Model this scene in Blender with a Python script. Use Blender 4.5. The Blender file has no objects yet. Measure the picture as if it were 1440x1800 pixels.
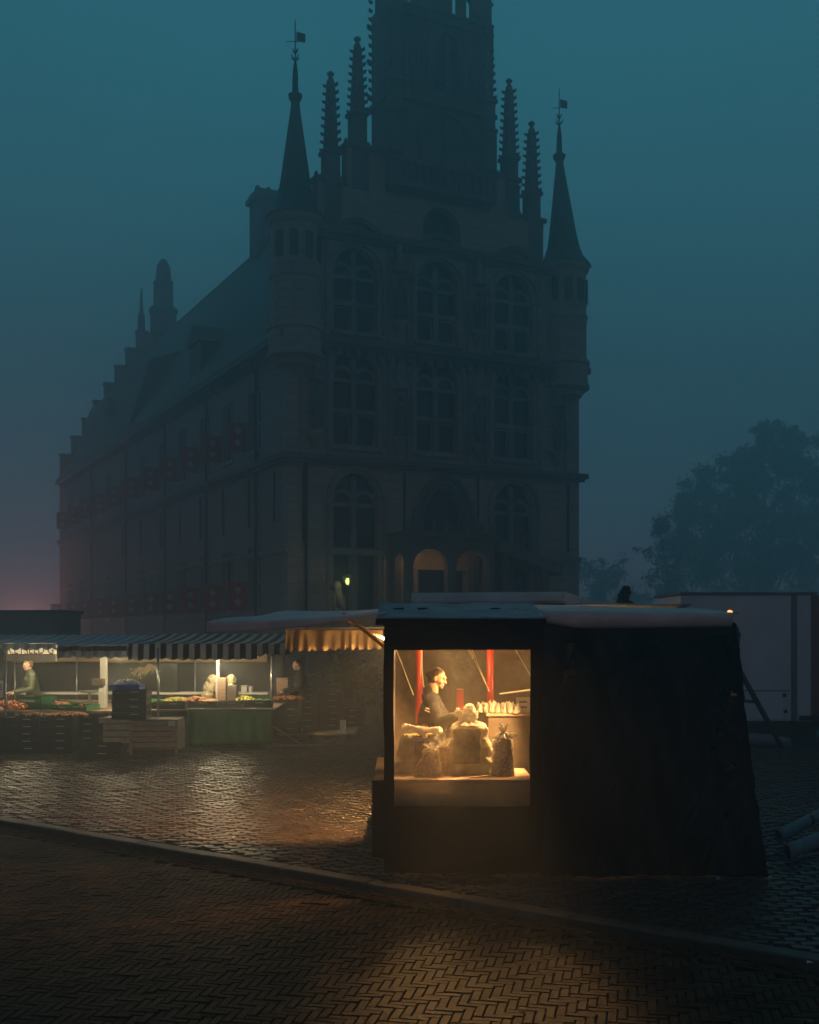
import bpy, bmesh, math, random
import numpy as np
from mathutils import Vector, Matrix, noise
from mathutils.geometry import tessellate_polygon
R = math.radians
random.seed(7)
rng = np.random.default_rng(5)
scn = bpy.context.scene
C = scn.collection

# ------------------------------------------------------------------ camera
CH = 2.15                     # eye height above the market square
F = 2000.0                    # focal length in photo pixels (photo 1440 x 1800)
HY = 1110.0                   # horizon row in the photo
cd = bpy.data.cameras.new("camera"); cam = bpy.data.objects.new("camera", cd); C.objects.link(cam)
cam.location = (0, 0, CH); cam.rotation_euler = (R(90), 0, 0)
cd.sensor_width = 36; cd.lens = F/1800*36; cd.shift_y = (HY-900)/1800
cd.clip_end = 2000; cd.clip_start = 0.1
scn.camera = cam
scn.render.resolution_x = 819; scn.render.resolution_y = 1024
scn.view_settings.view_transform = 'Standard'; scn.view_settings.look = 'None'
scn.view_settings.exposure = 0; scn.view_settings.gamma = 1
scn.cycles.use_denoising = True
scn.cycles.max_bounces = 7; scn.cycles.diffuse_bounces = 3; scn.cycles.glossy_bounces = 3
scn.cycles.transparent_max_bounces = 12; scn.cycles.volume_bounces = 1
scn.cycles.sample_clamp_indirect = 3.0
scn.cycles.caustics_reflective = False; scn.cycles.caustics_refractive = False

# ------------------------------------------------------------------ world (dusk sky)
SKY = 1.07
SUN_EL, SUN_ROT = R(-4), R(0)
w = bpy.data.worlds.new("World"); scn.world = w; w.use_nodes = True
nt = w.node_tree; N = nt.nodes; L = nt.links
for n in list(N): N.remove(n)
out = N.new('ShaderNodeOutputWorld'); bg = N.new('ShaderNodeBackground')
tc = N.new('ShaderNodeTexCoord'); sep = N.new('ShaderNodeSeparateXYZ'); L.new(tc.outputs['Generated'], sep.inputs[0])
ramp = N.new('ShaderNodeValToRGB'); L.new(sep.outputs['Z'], ramp.inputs[0])
cr = ramp.color_ramp
cr.elements[0].position = 0.0; cr.elements[0].color = (.095, .080, .120, 1)
cr.elements[1].position = 1.0; cr.elements[1].color = (.010, .085, .115, 1)
for p, c in ((.06, (.100, .135, .205, 1)), (.14, (.066, .158, .225, 1)), (.27, (.039, .174, .232, 1)), (.45, (.025, .178, .236, 1)), (.6, (.020, .14, .19, 1))):
    e = cr.elements.new(p); e.color = c
# the sky behind the camera is darker: night side
mr = N.new('ShaderNodeMapRange'); L.new(sep.outputs['Y'], mr.inputs[0])
mr.inputs[1].default_value = -.5; mr.inputs[2].default_value = .7; mr.inputs[3].default_value = .22; mr.inputs[4].default_value = 1.0
nish = N.new('ShaderNodeTexSky'); nish.sky_type = 'NISHITA'; nish.sun_disc = False; nish.sun_elevation = SUN_EL; nish.sun_rotation = SUN_ROT
mr.inputs[3].default_value = 0
mul = N.new('ShaderNodeMix'); mul.data_type = 'RGBA'; L.new(mr.outputs[0], mul.inputs[0]); L.new(ramp.outputs[0], mul.inputs[7])
r2 = N.new('ShaderNodeValToRGB'); L.new(sep.outputs['Z'], r2.inputs[0]); r2.color_ramp.elements[0].position = 0; r2.color_ramp.elements[0].color = (.16,.105,.14,1)
r2.color_ramp.elements[1].position = .45; r2.color_ramp.elements[1].color = (.028,.060,.082,1); e = r2.color_ramp.elements.new(.18); e.color = (.085,.068,.092,1); L.new(r2.outputs[0], mul.inputs[6])
nz = N.new('ShaderNodeTexNoise'); nz.inputs['Scale'].default_value = 1.6; nz.inputs['Detail'].default_value = 3; L.new(tc.outputs['Generated'], nz.inputs['Vector'])
nmr = N.new('ShaderNodeMapRange'); L.new(nz.outputs[0], nmr.inputs[0]); nmr.inputs[1].default_value = .3; nmr.inputs[2].default_value = .7; nmr.inputs[3].default_value = .87; nmr.inputs[4].default_value = 1.10
mul2 = N.new('ShaderNodeVectorMath'); mul2.operation = 'SCALE'; L.new(mul.outputs[2], mul2.inputs[0]); L.new(nmr.outputs[0], mul2.inputs['Scale'])
nsc = N.new('ShaderNodeVectorMath'); nsc.operation = 'SCALE'; L.new(nish.outputs[0], nsc.inputs[0]); nsc.inputs['Scale'].default_value = .05
add = N.new('ShaderNodeVectorMath'); add.operation = 'ADD'; L.new(mul2.outputs[0], add.inputs[0]); L.new(nsc.outputs[0], add.inputs[1])
L.new(add.outputs[0], bg.inputs[0]); bg.inputs[1].default_value = SKY; L.new(bg.outputs[0], out.inputs[0])

sd = bpy.data.lights.new("sun", 'SUN'); sd.energy = .012; sd.angle = R(30); sd.color = (.75, .9, 1.0)
so = bpy.data.objects.new("sun", sd); C.objects.link(so); so.rotation_euler = (R(50), 0, R(160)); so.location = (0, 0, 60)

# ------------------------------------------------------------------ helpers
def P(px, py, Y): return Vector(((px-720)/F*Y, Y, CH+(HY-py)/F*Y))
def XZ(px, py, Y): p = P(px, py, Y); return p.x, p.z

def tag(o, label=None, cat=None, group=None, kind=None):
    if label: o['label'] = label
    if cat: o['category'] = cat
    if group: o['group'] = group
    if kind: o['kind'] = kind
    return o
def thing(name, loc, label, cat, group=None, rz=0):
    o = bpy.data.objects.new(name, None); C.objects.link(o); o.location = loc; o.rotation_euler = (0, 0, rz)
    o.empty_display_size = .2
    return tag(o, label, cat, group)
def dup(root, loc=None, rz=None, label=None, group=None, scale=None):
    r = root.copy(); C.objects.link(r)
    if loc is not None: r.location = loc
    if rz is not None: r.rotation_euler = (0, 0, rz)
    if scale is not None: r.scale = scale
    if label: r['label'] = label
    if group: r['group'] = group
    for ch in list(root.children):
        c = ch.copy(); C.objects.link(c); c.parent = r
        for g in list(ch.children):
            d = g.copy(); C.objects.link(d); d.parent = c
    return r
def root_of(o):
    while o.parent: o = o.parent
    return o

class MB:
    def __init__(s): s.v = []; s.f = []
    def add(s, vs, fs):
        o = len(s.v); s.v.extend([tuple(x) for x in vs]); s.f.extend([tuple(i+o for i in f) for f in fs]); return s
    def box(s, x0, x1, y0, y1, z0, z1):
        return s.add([(x0,y0,z0),(x1,y0,z0),(x1,y1,z0),(x0,y1,z0),(x0,y0,z1),(x1,y0,z1),(x1,y1,z1),(x0,y1,z1)],
                     [(0,3,2,1),(4,5,6,7),(0,1,5,4),(1,2,6,5),(2,3,7,6),(3,0,4,7)])
    def obox(s, c, d, m=None):
        m = m or Matrix(); c = Vector(c); vs = []
        for z in (-.5,.5):
            for x, y in ((-.5,-.5),(.5,-.5),(.5,.5),(-.5,.5)):
                vs.append(c + m @ Vector((x*d[0], y*d[1], z*d[2])))
        return s.add(vs, [(0,3,2,1),(4,5,6,7),(0,1,5,4),(1,2,6,5),(2,3,7,6),(3,0,4,7)])
    def bar(s, p, q, w, h=None):
        h = h or w; p = Vector(p); q = Vector(q); d = q-p
        m = d.to_track_quat('Z', 'Y').to_matrix()
        return s.obox((p+q)/2, (w, h, d.length), m)
    def tube(s, p, q, r0, r1=None, n=10, cap=True):
        r1 = r0 if r1 is None else r1; p = Vector(p); q = Vector(q); m = (q-p).to_track_quat('Z','Y').to_matrix()
        vs = []
        for c, r in ((p,r0),(q,r1)):
            for i in range(n):
                a = 2*math.pi*i/n; vs.append(c + m @ Vector((r*math.cos(a), r*math.sin(a), 0)))
        fs = [(i, (i+1)%n, n+(i+1)%n, n+i) for i in range(n)]
        if cap: fs += [tuple(range(n-1,-1,-1)), tuple(range(n, 2*n))]
        return s.add(vs, fs)
    def poly_tube(s, pts, r, n=6):
        for a, b in zip(pts[:-1], pts[1:]): s.tube(a, b, r, r, n)
        return s
    def lathe(s, cx, cy, prof, n=16, a0=0, sx=1, sy=1):
        vs = []
        for r, z in prof:
            for i in range(n):
                a = a0+2*math.pi*i/n; vs.append((cx+sx*r*math.cos(a), cy+sy*r*math.sin(a), z))
        fs = []
        for k in range(len(prof)-1):
            for i in range(n): fs.append((k*n+i, k*n+(i+1)%n, (k+1)*n+(i+1)%n, (k+1)*n+i))
        fs.append(tuple(range(n-1,-1,-1))); fs.append(tuple(range((len(prof)-1)*n, len(prof)*n)))
        return s.add(vs, fs)
    def ball(s, c, r, nu=14, nv=9, m=None):
        c = Vector(c); r = (r,r,r) if not hasattr(r,'__len__') else r; m = m or Matrix.Identity(3); vs = []; fs = []
        for j in range(1, nv):
            t = math.pi*j/nv
            for i in range(nu):
                a = 2*math.pi*i/nu
                vs.append(c + m @ Vector((r[0]*math.sin(t)*math.cos(a), r[1]*math.sin(t)*math.sin(a), r[2]*math.cos(t))))
        top = len(vs); vs.append(c + m @ Vector((0,0,r[2]))); vs.append(c + m @ Vector((0,0,-r[2])))
        for j in range(nv-2):
            for i in range(nu): fs.append((j*nu+i, (j+1)*nu+i, (j+1)*nu+(i+1)%nu, j*nu+(i+1)%nu))
        for i in range(nu):
            fs.append((top, i, (i+1)%nu)); fs.append((top+1, (nv-2)*nu+(i+1)%nu, (nv-2)*nu+i))
        return s.add(vs, fs)
    def capsule(s, p, q, r0, r1, n=12):
        s.tube(p, q, r0, r1, n); s.ball(p, r0, n, 8); s.ball(q, r1, n, 8); return s
    def grid(s, fn, nu, nv):
        vs = [fn(i/nu, j/nv) for j in range(nv+1) for i in range(nu+1)]
        fs = [(j*(nu+1)+i, j*(nu+1)+i+1, (j+1)*(nu+1)+i+1, (j+1)*(nu+1)+i) for j in range(nv) for i in range(nu)]
        return s.add(vs, fs)
    def panel(s, loops, fm, depth):
        pts = [Vector((x, y, 0)) for lp in loops for x, y in lp]
        tris = tessellate_polygon([[Vector((x, y, 0)) for x, y in lp] for lp in loops])
        n = len(pts); vs = [fm(p.x, p.y, 0) for p in pts]+[fm(p.x, p.y, depth) for p in pts]
        fs = [tuple(t) for t in tris]+[tuple(i+n for i in reversed(t)) for t in tris]
        o = 0
        for lp in loops:
            k = len(lp)
            for i in range(k): fs.append((o+i, o+(i+1)%k, n+o+(i+1)%k, n+o+i))
            o += k
        return s.add(vs, fs)
    def build(s, name, mat, parent=None, world=True, smooth=False, bevel=0, solid=0, subsurf=0):
        me = bpy.data.meshes.new(name)
        off = Vector((0,0,0))
        if parent is not None and world: off = Vector(root_of(parent).location)
        vs = [tuple(Vector(v)-off) for v in s.v] if off.length else s.v
        me.from_pydata(vs, [], s.f); me.update()
        bm = bmesh.new(); bm.from_mesh(me); bmesh.ops.recalc_face_normals(bm, faces=bm.faces); bm.to_mesh(me); bm.free()
        o = bpy.data.objects.new(name, me); C.objects.link(o)
        if mat: me.materials.append(mat)
        if parent is not None: o.parent = parent
        if smooth:
            for p in me.polygons: p.use_smooth = True
        if subsurf: m = o.modifiers.new("s", 'SUBSURF'); m.levels = m.render_levels = subsurf
        if solid: m = o.modifiers.new("t", 'SOLIDIFY'); m.thickness = solid; m.offset = 0
        if bevel: m = o.modifiers.new("b", 'BEVEL'); m.width = bevel; m.segments = 2; m.limit_method = 'ANGLE'
        return o

def blob(name, mb, mat, parent, voxel=.01, it=3, world=True, wrinkle=0, wscale=14):
    """union of overlapping shapes grown into one continuous skin"""
    me = bpy.data.meshes.new("tmp"); me.from_pydata(mb.v, [], mb.f); o = bpy.data.objects.new("tmp", me); C.objects.link(o)
    m = o.modifiers.new("r", 'REMESH'); m.mode = 'VOXEL'; m.voxel_size = voxel
    if it: sm = o.modifiers.new("s", 'SMOOTH'); sm.iterations = it; sm.factor = .5
    dg = bpy.context.evaluated_depsgraph_get(); dg.update()
    me2 = bpy.data.meshes.new_from_object(o.evaluated_get(dg)); me2.name = name
    bpy.data.objects.remove(o); bpy.data.meshes.remove(me)
    off = Vector(root_of(parent).location) if (parent is not None and world) else Vector((0,0,0))
    for v in me2.vertices:
        c = v.co.copy()
        if wrinkle:
            c += v.normal*wrinkle*(noise.noise(Vector((c.x*wscale, c.y*wscale, c.z*wscale*1.8)))+.5*noise.noise(c*wscale*2.7))
        v.co = c-off
    me2.materials.clear(); me2.materials.append(mat)
    for p in me2.polygons: p.use_smooth = True
    o2 = bpy.data.objects.new(name, me2); C.objects.link(o2)
    if parent is not None: o2.parent = parent
    return o2

# ------------------------------------------------------------------ materials
def mat(name, col, rough=.7, metal=0, var=.25, scale=6, bump=.0, bscale=30, spec=.5, island=0, trans=0, streak=0, emis=None, estr=0, alpha=1, col2=None, sub=0):
    m = bpy.data.materials.new(name); m.use_nodes = True; t = m.node_tree; n = t.nodes; l = t.links
    b = n['Principled BSDF']; b.inputs['Roughness'].default_value = rough; b.inputs['Metallic'].default_value = metal
    b.inputs['Specular IOR Level'].default_value = spec
    g = n.new('ShaderNodeTexCoord'); tx = n.new('ShaderNodeTexNoise'); tx.inputs['Scale'].default_value = scale; tx.inputs['Detail'].default_value = 6; tx.inputs['Roughness'].default_value = .6
    mp = n.new('ShaderNodeMapping'); l.new(g.outputs['Object'], mp.inputs[0])
    if streak: mp.inputs['Scale'].default_value = (1, 1, 1/streak)
    l.new(mp.outputs[0], tx.inputs['Vector'])
    r = n.new('ShaderNodeMapRange'); l.new(tx.outputs[0], r.inputs[0]); r.inputs[1].default_value = .3; r.inputs[2].default_value = .7
    mx = n.new('ShaderNodeMix'); mx.data_type = 'RGBA'; l.new(r.outputs[0], mx.inputs[0])
    c = Vector(col); c2 = Vector(col2) if col2 else c
    mx.inputs[6].default_value = (*(c*(1-var)), 1); mx.inputs[7].default_value = (*[min(1, x) for x in (c2*(1+var))], 1)
    o = mx.outputs[2]
    if island:
        ge = n.new('ShaderNodeNewGeometry'); rr = n.new('ShaderNodeMapRange'); l.new(ge.outputs['Random Per Island'], rr.inputs[0]); rr.inputs[3].default_value = 1-island; rr.inputs[4].default_value = 1+island
        sc = n.new('ShaderNodeVectorMath'); sc.operation = 'SCALE'; l.new(o, sc.inputs[0]); l.new(rr.outputs[0], sc.inputs['Scale']); o = sc.outputs[0]
    l.new(o, b.inputs['Base Color'])
    if bump:
        t2 = n.new('ShaderNodeTexNoise'); t2.inputs['Scale'].default_value = bscale; t2.inputs['Detail'].default_value = 5; l.new(mp.outputs[0], t2.inputs['Vector'])
        bp = n.new('ShaderNodeBump'); bp.inputs['Strength'].default_value = bump; bp.inputs['Distance'].default_value = .02; l.new(t2.outputs[0], bp.inputs['Height']); l.new(bp.outputs[0], b.inputs['Normal'])
    if trans: b.inputs['Transmission Weight'].default_value = trans
    if sub: b.inputs['Subsurface Weight'].default_value = sub; b.inputs['Subsurface Radius'].default_value = (.02,.01,.006)
    if emis: b.inputs['Emission Color'].default_value = (*emis, 1); b.inputs['Emission Strength'].default_value = estr
    if alpha < 1: b.inputs['Alpha'].default_value = alpha
    return m
def cloth_mat(name, col, transl=.35, rough=.8, var=.15, scale=3, bump=.2, bscale=20, stripes=None):
    """canvas that lets some light through"""
    m = mat(name, col, rough, var=var, scale=scale, bump=bump, bscale=bscale, spec=.3)
    n = m.node_tree.nodes; l = m.node_tree.links; b = n['Principled BSDF']; o = n['Material Output']
    src = b.inputs['Base Color'].links[0].from_socket
    if stripes:
        g = n.new('ShaderNodeTexCoord'); s = n.new('ShaderNodeSeparateXYZ'); l.new(g.outputs['Object'], s.inputs[0])
        a = n.new('ShaderNodeMath'); a.operation = 'MULTIPLY'; a.inputs[1].default_value = 1/stripes[0]; l.new(s.outputs[0], a.inputs[0])
        fr = n.new('ShaderNodeMath'); fr.operation = 'FRACT'; l.new(a.outputs[0], fr.inputs[0])
        gt = n.new('ShaderNodeMath'); gt.operation = 'GREATER_THAN'; gt.inputs[1].default_value = .5; l.new(fr.outputs[0], gt.inputs[0])
        mx = n.new('ShaderNodeMix'); mx.data_type = 'RGBA'; l.new(gt.outputs[0], mx.inputs[0]); l.new(src, mx.inputs[6]); mx.inputs[7].default_value = (*stripes[1], 1)
        src = mx.outputs[2]; l.new(src, b.inputs['Base Color'])
    tr = n.new('ShaderNodeBsdfTranslucent'); l.new(src, tr.inputs[0]); ms = n.new('ShaderNodeMixShader'); ms.inputs[0].default_value = transl
    l.new(b.outputs[0], ms.inputs[1]); l.new(tr.outputs[0], ms.inputs[2]); l.new(ms.outputs[0], o.inputs[0])
    return m
def clear_plastic(name, col=(.9,.85,.75), fac=.75, rough=.15, transl=.5, scale=5):
    """thin film: mostly see-through, with a dusty translucent part"""
    m = bpy.data.materials.new(name); m.use_nodes = True; t = m.node_tree; n = t.nodes; l = t.links
    b = n['Principled BSDF']; b.inputs['Base Color'].default_value = (*col, 1); b.inputs['Roughness'].default_value = rough
    tr = n.new('ShaderNodeBsdfTransparent'); tl = n.new('ShaderNodeBsdfTranslucent'); tl.inputs[0].default_value = (*col, 1)
    g = n.new('ShaderNodeTexCoord'); tx = n.new('ShaderNodeTexNoise'); tx.inputs['Scale'].default_value = scale; tx.inputs['Detail'].default_value = 8; tx.inputs['Roughness'].default_value = .7
    mp = n.new('ShaderNodeMapping'); mp.inputs['Scale'].default_value = (1.0, 1, 3.2); l.new(g.outputs['Object'], mp.inputs[0]); l.new(mp.outputs[0], tx.inputs['Vector'])
    r = n.new('ShaderNodeMapRange'); l.new(tx.outputs[0], r.inputs[0]); r.inputs[1].default_value = .3; r.inputs[2].default_value = .75; r.inputs[3].default_value = fac+.06; r.inputs[4].default_value = fac-.06
    m1 = n.new('ShaderNodeMixShader'); m1.inputs[0].default_value = transl; l.new(b.outputs[0], m1.inputs[1]); l.new(tl.outputs[0], m1.inputs[2])
    m2 = n.new('ShaderNodeMixShader'); l.new(r.outputs[0], m2.inputs[0]); l.new(m1.outputs[0], m2.inputs[1]); l.new(tr.outputs[0], m2.inputs[2])
    bp = n.new('ShaderNodeBump'); bp.inputs['Strength'].default_value = .25; bp.inputs['Distance'].default_value = .02; l.new(tx.outputs[0], bp.inputs['Height']); l.new(bp.outputs[0], b.inputs['Normal'])
    l.new(m2.outputs[0], n['Material Output'].inputs[0])
    return m
def brick_mat(name, c1, c2, mortar, sc=1.0, rough=.85):
    m = mat(name, c1, rough, var=.2, scale=3, spec=.3); n = m.node_tree.nodes; l = m.node_tree.links; b = n['Principled BSDF']
    g = n.new('ShaderNodeTexCoord'); s = n.new('ShaderNodeSeparateXYZ'); l.new(g.outputs['Object'], s.inputs[0])
    ad = n.new('ShaderNodeMath'); l.new(s.outputs[0], ad.inputs[0]); l.new(s.outputs[1], ad.inputs[1])
    cb = n.new('ShaderNodeCombineXYZ'); l.new(ad.outputs[0], cb.inputs[0]); l.new(s.outputs[2], cb.inputs[1])
    bt = n.new('ShaderNodeTexBrick'); bt.inputs['Scale'].default_value = sc; bt.inputs['Color1'].default_value = (*c1,1); bt.inputs['Color2'].default_value = (*c2,1); bt.inputs['Mortar'].default_value = (*mortar,1)
    bt.inputs['Mortar Size'].default_value = .012; bt.inputs['Brick Width'].default_value = .45; bt.inputs['Row Height'].default_value = .16
    l.new(cb.outputs[0], bt.inputs['Vector'])
    old = b.inputs['Base Color'].links[0].from_socket
    mx = n.new('ShaderNodeMix'); mx.data_type = 'RGBA'; mx.inputs[0].default_value = .5; l.new(old, mx.inputs[6]); l.new(bt.outputs[0], mx.inputs[7]); l.new(mx.outputs[2], b.inputs['Base Color'])
    bp = n.new('ShaderNodeBump'); bp.inputs['Strength'].default_value = .4; bp.inputs['Distance'].default_value = .03; l.new(bt.outputs[1], bp.inputs['Height']); bp.invert = True; l.new(bp.outputs[0], b.inputs['Normal'])
    return m
M = {}
M['stone'] = brick_mat('pale_sandstone', (.52,.42,.36), (.34,.28,.25), (.17,.15,.14), .5)
M['carved'] = mat('carved_sandstone', (.34,.29,.25), .85, var=.45, scale=2, bump=.5, bscale=8)
M['stone_dark'] = mat('sooty_stone', (.17,.15,.14), .85, var=.4, scale=1.5, bump=.4, bscale=8)
M['sidewall'] = brick_mat('town_hall_brick', (.38,.33,.32), (.28,.25,.245), (.3,.27,.24), 1.0)
M['slate'] = mat('slate_roof', (.055,.07,.075), .55, var=.3, scale=3, bump=.4, bscale=18)
M['glass'] = mat('dark_window_glass', (.012,.014,.018), .12, var=.3, scale=.8, spec=.5)
M['frame'] = mat('painted_window_frame', (.42,.42,.40), .5, var=.1)
M['iron'] = mat('black_iron', (.02,.02,.022), .5, metal=.6)
M['shutter'] = mat('red_shutter_paint', (.55,.03,.04), .45, var=.2, scale=4)
M['shutter_w'] = mat('white_shutter_mark', (.75,.72,.7), .5, var=.1)
M['tarp'] = mat('black_tarpaulin', (.009,.008,.008), .30, var=.4, scale=2, bump=.5, bscale=14, spec=.3)
M['blackpaint'] = mat('black_stall_panel', (.010,.007,.006), .6, var=.3, spec=.15, bump=.3, bscale=9)
M['roofsheet'] = mat('wet_grey_roof_sheet', (.50,.54,.58), .22, var=.3, scale=3, bump=.15, bscale=9)
M['whitecanvas'] = cloth_mat('white_awning_canvas', (.85,.78,.77), .18)
M['creamcanvas'] = cloth_mat('cream_valance', (.66,.52,.34), .45)
M['stripe'] = cloth_mat('striped_awning', (.08,.07,.07), .15, stripes=(.205, (.62,.60,.58)))
M['greytarp'] = cloth_mat('grey_rear_tarp', (.12,.115,.11), .1, bump=.4, bscale=6)
M['browntarp'] = cloth_mat('brown_rear_tarp', (.066,.047,.036), .15, bump=.8, bscale=9, var=.55, scale=9)
M['redsteel'] = mat('red_painted_pole', (.36,.018,.010), .35, var=.25, scale=9)
M['steel'] = mat('galvanised_steel', (.40,.40,.38), .35, metal=.8, var=.2)
M['wood'] = mat('weathered_crate_wood', (.42,.29,.21), .8, var=.4, scale=7, bump=.3, bscale=40, streak=.15)
M['greypanel'] = mat('dull_counter_panel', (.13,.10,.075), .7, var=.35, scale=4, bump=.3, bscale=12)
M['greencloth'] = cloth_mat('green_skirt_cloth', (.05,.30,.06), .05, bump=.5, bscale=6, var=.3)
M['crate_black'] = mat('black_crate_plastic', (.02,.022,.02), .45, var=.2)
M['crate_green'] = mat('green_crate_plastic', (.03,.17,.06), .45, var=.2)
M['crate_blue'] = mat('blue_crate_plastic', (.03,.10,.55), .4, var=.15)
M['label'] = mat('paper_label', (.7,.68,.62), .7, var=.1)
M['whiteplastic'] = mat('white_plastic', (.75,.72,.66), .4, var=.08)
M['whitebag'] = cloth_mat('white_plastic_bag', (.92,.88,.78), .5, rough=.35, bump=.9, bscale=22)
M['woven'] = cloth_mat('woven_sack', (.90,.78,.58), .6, rough=.5, bump=.8, bscale=30, var=.4, scale=8)
M['sacklabel'] = mat('printed_sack_label', (.06,.045,.03), .6, var=.9, scale=22, col2=(.16,.12,.08))
M['film'] = clear_plastic('dusty_window_film', (.75,.60,.42), .905, .3, .6, 9)
M['clearbag'] = clear_plastic('clear_bag_film', (.98,.93,.82), .74, .07, .4, 18)
M['skin'] = mat('skin', (.40,.235,.16), .5, var=.1, sub=.1)
M['hair'] = mat('dark_brown_hair', (.040,.019,.010), .7, var=.4, scale=60, spec=.2)
M['hair_fair'] = mat('sandy_hair', (.14,.08,.045), .5, var=.3, scale=50)
M['jacket'] = mat('black_quilted_jacket', (.016,.016,.020), .75, var=.4, scale=12, spec=.25)
M['jacket_g'] = mat('grey_green_jacket', (.07,.08,.05), .7, var=.2)
M['trouser'] = mat('dark_trousers', (.02,.022,.03), .8)
M['cord'] = mat('cream_cord', (.8,.72,.5), .7, var=.05)
M['truck'] = mat('white_trailer_panel', (.85,.78,.84), .45, var=.12, scale=1.2)
M['truck_trim'] = mat('grey_trailer_trim', (.22,.2,.22), .4, var=.1)
M['rubber'] = mat('tyre_rubber', (.015,.015,.015), .8)
M['bark'] = mat('bark', (.06,.05,.04), .9, var=.3, bump=.5)
M['leaf'] = mat('tree_leaves', (.05,.075,.035), .6, var=.5, scale=2, island=.4)
M['rolled'] = mat('pale_blue_rolled_canvas', (.17,.21,.25), .6, var=.15, bump=.3, bscale=15)

def lamp(name, loc, col, power, r=.06, parent=None, spot=None):
    d = bpy.data.lights.new(name, 'POINT' if not spot else 'SPOT'); d.energy = power; d.color = col; d.shadow_soft_size = r
    if spot: d.spot_size = spot; d.spot_blend = .6
    o = bpy.data.objects.new(name, d); C.objects.link(o)
    o.location = Vector(loc)-(Vector(root_of(parent).location) if parent is not None else Vector((0,0,0)))
    if parent is not None: o.parent = parent
    return o
def glow(name, col, s): return mat(name, col, .5, emis=col, estr=s, var=0)

# ------------------------------------------------------------------ ground, road, kerb
KD = Vector((math.cos(R(-37)), math.sin(R(-37)), 0)); KN = Vector((-KD.y, KD.x, 0))   # along the kerb; away from camera
K0 = Vector((-.39, 9.72, 0))
def side(x, y): return (Vector((x, y, 0))-K0).dot(KN)
M['ground'] = mat('dark_wet_ground', (.018,.015,.013), .5, var=.4, scale=2, bump=.3, bscale=8, spec=.3)
M['brickroad'] = mat('wet_clinker_bricks', (.046,.026,.015), .55, var=.55, scale=2.6, bump=.5, bscale=55, island=.45, spec=.05)
M['setts'] = mat('wet_square_bricks', (.036,.024,.018), .31, var=.35, scale=9, bump=.4, bscale=45, island=.5, spec=.42)
M['kerb'] = mat('pale_kerb_stone', (.075,.06,.047), .5, var=.3, scale=9, bump=.4, bscale=40, spec=.4, island=.2)
g = MB(); S = 600; g.add([(-S,-S,-.03),(S,-S,-.03),(S,S,-.03),(-S,S,-.03)], [(0,1,2,3)])
# ground sheet kept below the sunken road
gr = MB(); gr.add([(-S,-S,-.13),(S,-S,-.13),(S,S,-.13),(-S,S,-.13)], [(0,1,2,3)])
tag(gr.build('ground', M['ground']), kind='structure')
a = K0-KD*400; b_ = K0+KD*400
sq = MB(); sq.add([a+Vector((0,0,-.02)), b_+Vector((0,0,-.02)), b_+KN*500+Vector((0,0,-.02)), a+KN*500+Vector((0,0,-.02))], [(0,1,2,3)])
tag(sq.build('square', M['ground']), kind='structure')

def stones(name, items, z0, mat_, bev, hj=.003, tilt=.012):
    """items: list of (cx, cy, L, W, ang); each stone a bevelled top"""
    n = len(items); it = np.array(items); cx, cy, Ls, Ws, an = it.T
    h = z0+rng.normal(0, hj, n); tx = rng.normal(0, tilt, n); ty = rng.normal(0, tilt, n)
    V = np.zeros((n, 8, 3)); ca, sa = np.cos(an), np.sin(an)
    for k, (sx, sy) in enumerate(((-1,-1),(1,-1),(1,1),(-1,1))):
        for lvl, ins, dz in ((0, 0, -.035), (1, bev, 0)):
            lx = sx*(Ls/2-ins); ly = sy*(Ws/2-ins)
            V[:, lvl*4+k, 0] = cx+lx*ca-ly*sa; V[:, lvl*4+k, 1] = cy+lx*sa+ly*ca
            V[:, lvl*4+k, 2] = h+dz+(lx*tx+ly*ty if lvl else 0)
    base = np.array([(4,5,6,7),(0,1,5,4),(1,2,6,5),(2,3,7,6),(3,0,4,7)])
    Fc = (base[None]+8*np.arange(n)[:,None,None]).reshape(-1, 4)
    me = bpy.data.meshes.new(name); me.from_pydata(V.reshape(-1,3).tolist(), [], Fc.tolist()); me.materials.append(mat_); me.update()
    o = bpy.data.objects.new(name, me); C.objects.link(o)
    return tag(o, kind='structure')
# herringbone clinkers in the road this side of the kerb
items = []; A0 = R(-11); W_ = .058; ca, sa = math.cos(A0), math.sin(A0)
nn = 240
for i in range(-nn, nn):
    for j in range(-nn, nn):
        mth = (i-j) % 6
        if mth == 0: cx, cy, Lh, ang = (i+1.5)*W_, (j+.5)*W_, 3*W_-.004, A0
        elif mth == 5: cx, cy, Lh, ang = (i+.5)*W_, (j+1.5)*W_, 3*W_-.004, A0+math.pi/2
        else: continue
        x = cx*ca-cy*sa; y = cx*sa+cy*ca+8
        if y < 4.6 or y > 16 or abs(x) > .40*y+.6: continue
        if side(x, y) > -.29: continue
        items.append((x+random.gauss(0,.0012), y+random.gauss(0,.0012), Lh, W_-.0045, ang+random.gauss(0,.012)))
stones('road', items, -.055, M['brickroad'], .004, .002, .014)
rb = MB(); off = Vector((0,0,-.075)); rb.add([a+off-KN*.3, b_+off-KN*.3, b_-KN*60+off, a-KN*60+off], [(0,1,2,3)])
tag(rb.build('road_bed', M['ground']), kind='structure')
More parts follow.
